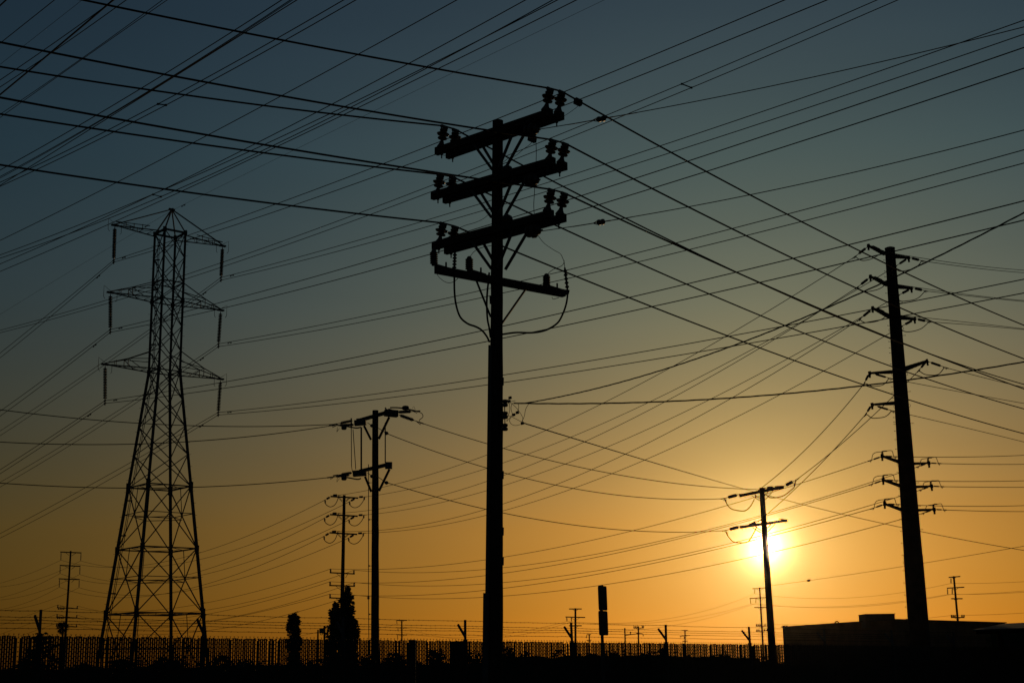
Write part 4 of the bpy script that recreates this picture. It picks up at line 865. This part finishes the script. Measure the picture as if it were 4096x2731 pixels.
for lab, A_, B_, md, e1 in (('top faint line from the distant pole by the sun to the signpost side', Q(3014, 2375, 240), Q(2268, 2484, 210), [(2768, 2456), (2501, 2488)], 0), ('second faint line from the distant pole by the sun to the signpost side', Q(3003, 2414, 240), Q(2286, 2485, 210), [(2671, 2484)], 0), ('third faint line from the distant pole by the sun to the signpost side', Q(3022, 2412, 240), Q(2287, 2521, 210), [(2715, 2496)], 0),
                            ('top faint line from the distant pole by the sun to the far right pole', Q(3018, 2373, 240), Q(3803, 2332, 200), [(3096, 2382), (3351, 2392), (3626, 2366)], 0), ('middle faint line from the distant pole by the sun to the far right pole', Q(3003, 2414, 240), Q(3791, 2376, 200), [(3096, 2419), (3351, 2426), (3628, 2401)], 0), ('lowest faint line from the distant pole by the sun to the far right pole', Q(3023, 2412, 240), Q(3808, 2375, 200), [(3351, 2429), (3628, 2405)], 0),
                            ('top faint line leaving the far right pole to the right edge', Q(3803, 2332, 200), Q(4096, 2325, 180), [(3950, 2331)], .6), ('upper of the two close faint lines leaving the far right pole to the right', Q(3791, 2376, 200), Q(4096, 2362, 180), [(3950, 2372)], .6), ('lower of the two close faint lines leaving the far right pole to the right', Q(3808, 2375, 200), Q(4096, 2367, 180), [(3950, 2374)], .6),
                            ('faint line along the far right pole\'s lowest arm to the right edge', Q(3820, 2459, 200), Q(4096, 2450, 180), [(3950, 2457)], .6), ('faint line from the far right pole\'s lowest arm back toward the sun', Q(3813, 2459, 200), Q(3060, 2494, 240), [(3711, 2469), (3450, 2491)], 0),
                            ('faint line from the three-armed pole at the signpost down to the left', Q(2268, 2484, 210), Q(1592, 2524, 300), [(2150, 2515), (1900, 2545)], 0), ('faint line from the small three-armed pole to the signpost side, starting at its top string', Q(1588, 2494, 300), Q(2286, 2485, 210), [(1745, 2540), (1950, 2556)], 0),
                            ('faint line from the small three-armed pole back to the cypresses', Q(1588, 2494, 300), Q(1298, 2520, 200), [(1500, 2512)], 0), ('faint line from the transformer pole down left past the single cypress', Q(1280, 2524, 200), Q(1000, 2556, 170), [(1203, 2541)], .3)):
    simple(lab, 2.2, A_, B_, md, 0, e1, GK, 24)

# ------------------------------------------------------------------ trees and shrubs
def leaves(mb, r, cen, rx, rz, n, size, ry=None):
    ry = ry or rx
    for _ in range(n):
        while True:
            x, y, z = r.uniform(-1, 1), r.uniform(-1, 1), r.uniform(-1, 1); d = x * x + y * y + z * z
            if d < 1: break
        p = V((cen[0] + x * rx, cen[1] + y * ry, cen[2] + z * rz)); s = size * r.uniform(.7, 1.5)
        a = V((r.gauss(0, 1), r.gauss(0, 1), r.gauss(0, 1))).normalized(); b, c = frame(a); b = b * s; c = c * s * .5
        mb.add([p - b, p - c, p + b, p + c], [(0, 1, 2, 3)])
def cypress(label, Y, prof, seed, size=.075, dens=1.0, cat='tree', grp='cypresses behind the fence'):
    """prof: list of (v, u_left, u_right) from the top down"""
    r = random.Random(seed); vt = prof[0][0]
    top = P((prof[0][1] + prof[0][2]) / 2, vt, Y); bx = P((prof[-1][1] + prof[-1][2]) / 2, prof[-1][0], Y).x
    root = thing('cypress_tree', (bx, Y, 0), label, cat, grp)
    tk = MB().tube([(bx, Y, 0), (bx, Y, top.z * .5), (top.x, Y, top.z * .93)], [.12, .07, .02], 7)
    mb = MB()
    zs = []; core = []
    for i in range(len(prof) - 1):
        v0, a0, b0 = prof[i]; v1, a1, b1 = prof[i + 1]; n = max(2, int((v1 - v0) / 7))
        for k in range(n):
            t = k / n; v = v0 + (v1 - v0) * t; ul = a0 + (a1 - a0) * t; ur = b0 + (b1 - b0) * t
            L_, R_ = P(ul, v, Y), P(ur, v, Y); w = (R_.x - L_.x) / 2; cx = (L_.x + R_.x) / 2; z = (L_.z + R_.z) / 2
            for _ in range(max(3, int(w / .11))):
                a = r.uniform(0, 6.283); q = w * r.uniform(.35, .92); cr_ = max(.07, min(w * .40, .2)) * r.uniform(.6, 1.2)
                q = max(0, min(q, w - cr_ * .75)); c = (cx + q * math.cos(a), Y + q * math.sin(a), z + r.uniform(-.06, .06))
                leaves(mb, r, c, cr_, cr_ * 1.25, int(30 * dens), size)
                if r.random() < .25: tk.tube([(cx, Y, z - .25), c], .012, 4)
            for _ in range(4):
                a = r.uniform(0, 6.283); q = w * r.uniform(.88, 1.06) + r.uniform(0, .05); c = V((cx + q * math.cos(a), Y + q * math.sin(a), z + r.uniform(-.08, .08)))
                tk.tube([(cx + (c.x - cx) * .3, Y + (c.y - Y) * .3, z - .2), c + V((0, 0, .06))], .006, 3); leaves(mb, r, c, .07, .11, 12, size * .8)
    zb = P(0, prof[-1][0], Y).z; v, ul, ur = prof[-1]; L_, R_ = P(ul, v, Y), P(ur, v, Y); w = (R_.x - L_.x) / 2
    z = L_.z
    while z > .35:
        z -= .22
        for _ in range(int(8 * dens) + 3):
            a = r.uniform(0, 6.283); q = w * r.uniform(.1, .85); leaves(mb, r, (bx + q * math.cos(a), Y + q * math.sin(a), z), .2, .2, 24, size)
    tk.build('trunk', BARK, root); mb.build('crown', LEAF, root); return root
cypress('lone stubby cypress with a blunt top behind the fence, left of the cypress cluster', 62, [(2460, 1166, 1182), (2472, 1155, 1193), (2490, 1149, 1199), (2510, 1150, 1199), (2525, 1156, 1196), (2545, 1155, 1200), (2565, 1148, 1201), (2600, 1146, 1203)], 1)
cypress('narrow left cypress of the cluster, pointed tip over a wide shaggy base', 62, [(2415, 1336, 1348), (2430, 1333, 1353), (2448, 1330, 1356), (2452, 1322, 1358), (2480, 1319, 1360), (2500, 1316, 1364), (2530, 1313, 1366), (2560, 1306, 1372), (2600, 1302, 1376)], 2)
cypress('tallest cypress of the cluster, standing right beside the looped pole', 64, [(2354, 1386, 1395), (2370, 1382, 1399), (2392, 1368, 1403), (2410, 1362, 1409), (2430, 1364, 1414), (2460, 1365, 1418), (2472, 1366, 1410), (2495, 1368, 1398), (2530, 1366, 1396), (2600, 1362, 1400)], 3)
cypress('low right cypress of the cluster, rounded shoulder with sky gaps beside it', 61, [(2480, 1412, 1424), (2495, 1407, 1429), (2515, 1404, 1432), (2540, 1400, 1430), (2570, 1396, 1428), (2600, 1390, 1428)], 4)
# fan palm below the far left pole
pm_c = P(251, 2507, 205)
palm = thing('palm_tree', (pm_c.x, 205, 0), 'small round-headed fan palm at the foot of the far left pole', 'palm tree')
MB().tube([(pm_c.x, 205, 0), (pm_c.x + .05, 205, pm_c.z - .2)], [.2, .13], 8).build('trunk', BARK, palm)
mb = MB(); r = random.Random(9)
for _ in range(130):
    d = V((r.gauss(0, 1), r.gauss(0, 1), r.gauss(.25, 1))).normalized(); e = pm_c + d * r.uniform(.45, .62); s, t = frame(d)
    mb.tube([pm_c, e], .012, 3)
    for k in range(9):
        a = (k - 4) * .26; q = (d * math.cos(a) + s * math.sin(a)).normalized(); tip = e + q * r.uniform(.36, .5) - V((0, 0, .06 if d.z > 0 else .16))
        mb.add([e - t * .03, e + t * .03, tip], [(0, 1, 2)])
mb.build('crown', LEAF, palm)
def shrub(label, u0, u1, vt, Y, seed, size=.05, dens=1.0, name='shrub', flat=.0):
    r = random.Random(seed); a, b = P(u0, vt, Y), P(u1, vt, Y); cx = (a.x + b.x) / 2; w = (b.x - a.x) / 2; H = a.z
    root = thing(name, (cx, Y, 0), label, 'shrub', 'shrubs behind the fence')
    mb = MB(); n = int(40 * max(w, .5) * dens)
    for i in range(n):
        t = r.uniform(-1, 1); hh = H * ((1 - t * t) ** .5 if not flat else min(1, (1 - abs(t) ** 6) ** .5 * 1.0)); hh = max(hh, H * .55)
        z = H - .14 - (H - hh) - (r.random() ** 2) * hh * .8
        leaves(mb, r, (cx + t * (w - .1), Y + r.uniform(-.5, .5), max(z, .15)), .24, .18, 80, size)
    # woody body inside keeps it from being see-through near the ground
    for i in range(5):
        t = -.7 + .35 * i; MB_ = mb if False else None
    st = MB()
    for i in range(7):
        t = -.8 + .27 * i; st.tube([(cx + t * w * .3, Y, 0), (cx + t * w * .85, Y + r.uniform(-.2, .2), H * .72)], [.03, .01], 5)
    st.build('stem', BARK, root); mb.build('foliage', LEAF, root); return root
SHR = [('leafy shrub poking above the fence top beside the leftmost post', 160, 210, 2537, 33), ('low rounded shrub left of the leftmost fence post', 92, 165, 2588, 32), ('wide low shrub below the far left pole', 205, 420, 2634, 34), ('shrub at the lattice tower\'s left foot', 430, 560, 2612, 40), ('wide low shrub at the lattice tower\'s right foot', 560, 800, 2626, 40),
       ('shrub tucked behind the fence post by the lattice tower\'s right leg', 845, 912, 2608, 34), ('rounded shrub left of the lone stubby cypress', 962, 1018, 2622, 35), ('taller shrub touching the lone stubby cypress', 1100, 1150, 2594, 36), ('low shrub between the lone cypress and the cluster', 1205, 1310, 2632, 36),
       ('low shrub right of the cypress cluster', 1420, 1530, 2614, 37), ('wide low shrub left of the taller cabinet', 1524, 1640, 2608, 38), ('small rounded shrub between the two cabinets', 1727, 1760, 2584, 38), ('low shrub between the cabinets and the near pole', 1850, 1945, 2594, 39),
       ('small shrub just right of the near pole', 2012, 2056, 2588, 39), ('dome-shaped shrub right of the near pole', 2066, 2126, 2584, 40), ('broad dome-shaped shrub at the fence post left of the signpost', 2188, 2278, 2588, 40), ('dome-shaped shrub right behind the signpost', 2336, 2402, 2592, 41), ('dome-shaped shrub right of the signpost', 2420, 2488, 2596, 41)]
for i, (lb, u0, u1, vt, Y) in enumerate(SHR): shrub(lb, u0, u1, vt, Y, 20 + i)
def hedge(label, u0, u1, v0, v1, Y, seed):
    r = random.Random(seed); a, b = P(u0, v0, Y), P(u1, v1, Y + 2)
    root = thing('hedge', ((a.x + b.x) / 2, Y, 0), label, 'hedge')
    body = MB(); n = max(4, int((b.x - a.x) / .5)); q = []
    for i in range(n + 1):
        p = a.lerp(b, i / n); q.append((p, p.z - .16 + r.uniform(-.05, .05)))
    vv = []; 
    for p, z in q: vv += [(p.x, p.y - .35, 0), (p.x, p.y - .28, z), (p.x, p.y + .28, z), (p.x, p.y + .35, 0)]
    ff = [(i * 4 + j, i * 4 + j + 1, i * 4 + j + 5, i * 4 + j + 4) for i in range(n) for j in range(3)] + [(0, 3, 2, 1), (n * 4, n * 4 + 1, n * 4 + 2, n * 4 + 3)]
    body.add(vv, ff)
    for i in range(n):
        p, z = q[i]
        for _ in range(3): leaves(body, r, (p.x + r.uniform(0, .5), p.y - .2 + r.uniform(-.2, .2), z + r.uniform(-.35, .08)), .3, .13, 26, .055)
    body.build('foliage', LEAF, root)
    MB().tube([(a.x + .5, Y, 0), (a.x + .5, Y, .8)], .04, 6).build('stem', BARK, root)
hedge('long level clipped hedge behind the fence, from the signpost to the sun pole', 2505, 3030, 2597, 2608, 43, 61)
hedge('lower hedge stretch behind the fence below the sun, sinking to the right', 3015, 3160, 2618, 2640, 43, 62)
hedge('low dark hedge behind the left half of the fence', -300, 1960, 2660, 2630, 46, 63)
hedge('low dark hedge behind the fence from the near pole to the signpost', 1950, 2520, 2606, 2604, 46, 64)
hedge('added dark hedge closing the bright gap below the solar canopy at the right edge', 3950, 4700, 2503, 2474, 50, 65)  # added filler: blocks the light under the canopy so the corner stays black
hedge('dark hedge along the building\'s foot behind the right part of the fence', 3120, 4700, 2640, 2600, 52, 66)
def cabinet(label, u0, u1, vt, Y, step=None):
    a, b = P(u0, vt, Y), P(u1, vt, Y); c = (a.x + b.x) / 2; w = b.x - a.x
    root = thing('cabinet', (c, Y, 0), label, 'cabinet')
    MB().beam((c, Y, 0), (c, Y, a.z - .05), w, .7, up=(0, 1, 0)).build('cabinet_body', STEEL, root)
    MB().beam((c, Y, a.z - .048), (c, Y, a.z), w * 1.04, .76, up=(0, 1, 0)).build('cabinet_lid', STEEL, root)
    MB().beam((c - w * .2, Y - .375, .3), (c - w * .2, Y - .375, a.z - .2), w * .35, .02, up=(0, 1, 0)).build('cabinet_door', STEEL, root)
    if step:
        e = P(step[0], step[1], Y); MB().beam(((b.x + e.x) / 2 + .01, Y, 0), ((b.x + e.x) / 2 + .01, Y, e.z), e.x - b.x, .6, up=(0, 1, 0)).build('side_box', STEEL, root)
cabinet('narrow dark cabinet behind the fence right of the small three-armed pole', 1638, 1664, 2558, 37)
cabinet('wide dark cabinet with a lower side box behind the fence, left of the near pole', 1804, 1850, 2564, 37, (1867, 2580))

# ------------------------------------------------------------------ signpost seen from its dark side
sgp = P(2410, 2540, 30)
sg = thing('signpost', (sgp.x, 30, 0), 'perforated signpost with two rounded sign plates, one above the other, seen obliquely', 'sign')
tz = P(2410, 2341, 30).z
mb = MB(); z = 0
mb.beam((sgp.x, 30, 0), (sgp.x - .01, 30, tz + .01), .062, .05, up=(0, 1, 0))
mb.build('post', GALV, sg)
hl = MB(); z = 1.4
while z < tz: hl.tube([(sgp.x + .0, 29.965, z), (sgp.x, 29.975, z)], .010, 8); z += .05
hl.build('post_hole', RUB, sg)
def plate(u0, u1, v0, v1, yaw, dx):
    a, b = P((u0 + u1) / 2, v0, 29.93), P((u0 + u1) / 2, v1, 29.93); hh = (a.z - b.z) / 2; ww = .152; c = (a + b) / 2; cr_ = .035
    ex = V((math.cos(yaw), math.sin(yaw), 0)); ez = V((-.012, 0, 1)); ey = V((-math.sin(yaw), math.cos(yaw), 0)); o = []
    for (sx, sz, a0) in ((1, 1, 0), (-1, 1, 90), (-1, -1, 180), (1, -1, 270)):
        for k in range(5):
            an = math.radians(a0 + k * 22.5); o.append(c + ex * (sx * (ww - cr_) + cr_ * math.cos(an)) + ez * (sz * (hh - cr_) + cr_ * math.sin(an)))
    n = len(o); m_ = MB(); m_.add([p - ey * .0025 for p in o] + [p + ey * .0025 for p in o], [tuple(range(n))[::-1], tuple(range(n, 2 * n))] + [(i, (i + 1) % n, n + (i + 1) % n, n + i) for i in range(n)])
    pl_ = m_.build('sign_plate', GALV, sg)
    for s_ in (-.6, .6): MB().beam(c + ez * (hh * s_) - ex * .05 + ey * .02, c + ez * (hh * s_) + ex * .05 + ey * .02, .04, .03).build('bracket', GALV, pl_)
plate(2391.5, 2429.5, 2342, 2440, math.radians(50), 0); plate(2393, 2433.5, 2441.5, 2539.5, math.radians(48), 0)
MB().beam(P(2399, 2341, 29.95), P(2413, 2341, 29.95), .05, .015).build('bracket', GALV, sg)

# ------------------------------------------------------------------ building
CO = P(3579, 2478, 120); BH = CO.z
WL, WR = PH(3130, 2508, BH), PH(4020, 2491, BH)
bd = thing('building', (CO.x, CO.y, 0), 'long low flat-roofed tan building in shade at lower right, corner toward the camera', 'building')
B0, B1, B2 = WL, CO, WR; B3 = WL + (WR - CO)
def wallp(p, q, h0, h1, th=.25):
    d = (q - p).normalized(); n = V((-d.y, d.x, 0)); a = V((p.x, p.y, 0)); b = V((q.x, q.y, 0)); vv = []
    for z in (h0, h1):
        for c, o in ((a, 0), (b, 0), (b, th), (a, th)): vv.append(c + n * o + V((0, 0, z)))
    return MB().add(vv, [(0, 3, 2, 1), (4, 5, 6, 7), (0, 1, 5, 4), (1, 2, 6, 5), (2, 3, 7, 6), (3, 0, 4, 7)])
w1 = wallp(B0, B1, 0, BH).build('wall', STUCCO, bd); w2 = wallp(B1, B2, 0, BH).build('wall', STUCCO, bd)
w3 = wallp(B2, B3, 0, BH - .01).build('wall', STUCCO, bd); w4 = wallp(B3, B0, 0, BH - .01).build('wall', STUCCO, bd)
MB().add([V((p.x, p.y, BH - .35)) for p in (B0, B1, B2, B3)], [(0, 1, 2, 3)]).build('roof', ROOF, bd)
for p, q in ((B0, B1), (B1, B2)):
    d = (q - p).normalized(); n = V((d.y, -d.x, 0)); MB().beam(V((p.x, p.y, BH + .04)) + n * .03, V((q.x, q.y, BH + .04)) + n * .03, .30, .09).build('coping', ROOF, bd)
for t0 in (.22, .55, .82):
    p = B0.lerp(B1, t0); d = (B1 - B0).normalized(); n = V((d.y, -d.x, 0)); c = V((p.x, p.y, 0)) + n * .06
    dr = MB().beam(c + V((0, 0, .05)), c + V((0, 0, 2.15)), 1.0, .07, up=d).build('door', STEEL, bd); MB().beam(c + n * .06 + d * .35 + V((0, 0, 1)), c + n * .06 + d * .35 + V((0, 0, 1.15)), .04, .04).build('handle', GALV, dr)
for u in (3134, 3145):
    c = P(u, 2505, 136.5); MB().beam(c - V((.12, 0, .05)), c + V((.12, 0, .08)), .18, .16).tube([c, c - V((0, 0, .25))], .03, 5).build('floodlight', GALV, bd)
rv = MB().tube(spline(px([(3340, 2494), (3341, 2487), (3347, 2484), (3353, 2486), (3355, 2493)], 131)), .06, 7); rv.build('vent_pipe', GALV, bd)
a, b = P(3459, 2466, 124), P(3577, 2465, 124); zt = P(3520, 2456, 124).z
rb = MB().beam(V((a.x, 125, (BH - .5 + zt) / 2)), V((b.x, 125, (BH - .5 + zt) / 2)), 2.4, zt - BH + .5).build('rooftop_unit', GALV, bd)
MB().beam(V((a.x - .02, 125, zt + .03)), V((b.x + .04, 125, zt + .03)), 2.6, .05).build('unit_lid', GALV, rb)
for i in range(8):
    z = BH - .1 + i * (zt - BH) / 8; MB().beam(V((a.x + .3, 123.77, z)), V((a.x + 1.3, 123.77, z)), .05, .02).build('louvre', GALV, rb) if z < zt - .05 else None

# ------------------------------------------------------------------ solar canopy and parked car at the right edge
cn = thing('solar_canopy', (17.2, 45, 0), 'slanted solar-panel canopy with a faint bluish grid at the right edge', 'carport')
pa, pb_, pc_, pd_ = P(3888, 2517, 42), P(4500, 2497, 42), P(4640, 2462, 47.5), P(4019, 2492, 47.5)
m_ = MB(); nu, nv = 14, 3; fr = MB()
def bil(s, t): return (pa * (1 - s) + pb_ * s) * (1 - t) + (pd_ * (1 - s) + pc_ * s) * t
nn = (pb_ - pa).cross(pd_ - pa).normalized(); nn = nn if nn.z > 0 else -nn
for i in range(nu):
    for j in range(nv):
        g0, g1 = .012, .03; q = [bil((i + g0 * 2) / nu, (j + g1) / nv), bil((i + 1 - g0 * 2) / nu, (j + g1) / nv), bil((i + 1 - g0 * 2) / nu, (j + 1 - g1) / nv), bil((i + g0 * 2) / nu, (j + 1 - g1) / nv)]
        MB().add([p for p in q] + [p - nn * .04 for p in q], [(0, 1, 2, 3), (7, 6, 5, 4), (0, 4, 5, 1), (1, 5, 6, 2), (2, 6, 7, 3), (3, 7, 4, 0)]).build('solar_panel', PVG, cn)
for t in (.1, .5, .9): fr.beam(bil(0, t) - nn * .10, bil(1, t) - nn * .10, .08, .1)
fr.build('canopy_frame', STEEL, cn)
for s in (.06, .5, .94):
    p = bil(s, .5); MB().beam((p.x, p.y, 0), (p.x, p.y, p.z - .15), .16, .16, up=(0, 1, 0)).build('canopy_post', STEEL, cn)

cx, cy = 4.55, 9.6                       # only its roof edge reaches into the picture
car = thing('parked_car', (cx, cy, 0), 'pale car whose roof edge just shows in the bottom right corner', 'car')
prof = [(-2.25, .35, .62), (-2.2, .3, .80), (-1.4, .28, .93), (-1.0, .28, 1.0), (-.45, .28, 1.38), (.1, .28, 1.455), (.7, .28, 1.45), (1.2, .28, 1.33), (1.75, .28, 1.02), (2.15, .28, .95), (2.28, .35, .6)]
m_ = MB(); cs = []
for (x, zb, zt_) in prof:
    ring = []; g_ = max(0, (zt_ - .95) / .5)
    for (yy, zz_) in ((-.82, zb), (-.88, .62), (-.87, min(zt_, .90)), (-.87 + .22 * g_, zt_ - .10 * g_ - .02), (-.55, zt_ - .015), (0, zt_), (.55, zt_ - .015), (.87 - .22 * g_, zt_ - .10 * g_ - .02), (.87, min(zt_, .90)), (.88, .62), (.82, zb)): ring.append((cx + x, cy + yy, zz_))
    cs.append(ring)
k = len(cs[0]); m_.add([p for r_ in cs for p in r_], [(i * k + j, i * k + j + 1, (i + 1) * k + j + 1, (i + 1) * k + j) for i in range(len(cs) - 1) for j in range(k - 1)] + [tuple(range(k)), tuple((len(cs) - 1) * k + j for j in range(k))[::-1]] + [(i * k, (i + 1) * k, (i + 1) * k + k - 1, i * k + k - 1) for i in range(len(cs) - 1)])
m_.build('body', PAINT, car, smooth=True)
for s_ in (-1, 1):
    for x0, x1 in ((-.75, .05), (.12, .95)):
        y0 = cy + s_ * .885; y1 = cy + s_ * .735
        MB().add([(cx + x0 - .05, y0, .96), (cx + x1 + (.25 if x0 > 0 else 0), y0, .96), (cx + x1, y1, 1.32), (cx + x0 + (.3 if x0 < 0 else 0), y1, 1.32)], [(0, 1, 2, 3)]).build('side_window', GLASS, car)
    for x in (-1.4, 1.4):
        w_ = MB().tube([(cx + x, cy + s_ * .70, .31), (cx + x, cy + s_ * .90, .31)], .31, 20).build('wheel', RUB, car); MB().tube([(cx + x, cy + s_ * .88, .31), (cx + x, cy + s_ * .912, .31)], .19, 14).build('rim', GALV, w_)
    MB().beam((cx - 2.27, cy + s_ * .6, .68), (cx - 2.2, cy + s_ * .6, .68), .3, .1).build('headlight', GLASS, car)
    MB().beam((cx + 2.24, cy + s_ * .65, .78), (cx + 2.3, cy + s_ * .65, .78), .25, .12).build('tail_light', PORC, car)
MB().add([(cx - .98, cy - .7, 1.03), (cx - .98, cy + .7, 1.03), (cx - .47, cy + .58, 1.395), (cx - .47, cy - .58, 1.395)], [(0, 1, 2, 3)]).build('windscreen', GLASS, car)
MB().add([(cx + 1.25, cy - .58, 1.33), (cx + 1.25, cy + .58, 1.33), (cx + 1.74, cy + .7, 1.06), (cx + 1.74, cy - .7, 1.06)], [(0, 1, 2, 3)]).build('rear_window', GLASS, car)

# ------------------------------------------------------------------ hazy air
hb = MB(); x0, x1, y0, y1, z0, z1 = -260, 260, -60, 360, -1, 46
hb.add([(x, y, z) for z in (z0, z1) for x, y in ((x0, y0), (x1, y0), (x1, y1), (x0, y1))], [(0, 3, 2, 1), (4, 5, 6, 7), (0, 1, 5, 4), (1, 2, 6, 5), (2, 3, 7, 6), (3, 0, 4, 7)])
hz = bpy.data.materials.new('hazy_air'); hz.use_nodes = True
n = hz.node_tree.nodes; n.remove(n['Principled BSDF']); pv = n.new('ShaderNodeVolumePrincipled')
pv.inputs['Color'].default_value = (.95, .90, .82, 1); pv.inputs['Density'].default_value = 3.0e-5; pv.inputs['Anisotropy'].default_value = .993
hz.node_tree.links.new(pv.outputs[0], n['Material Output'].inputs['Volume'])
tag(hb.build('haze', hz), kind='stuff')
for o in C.objects:
    if '_org' in o: del o['_org']
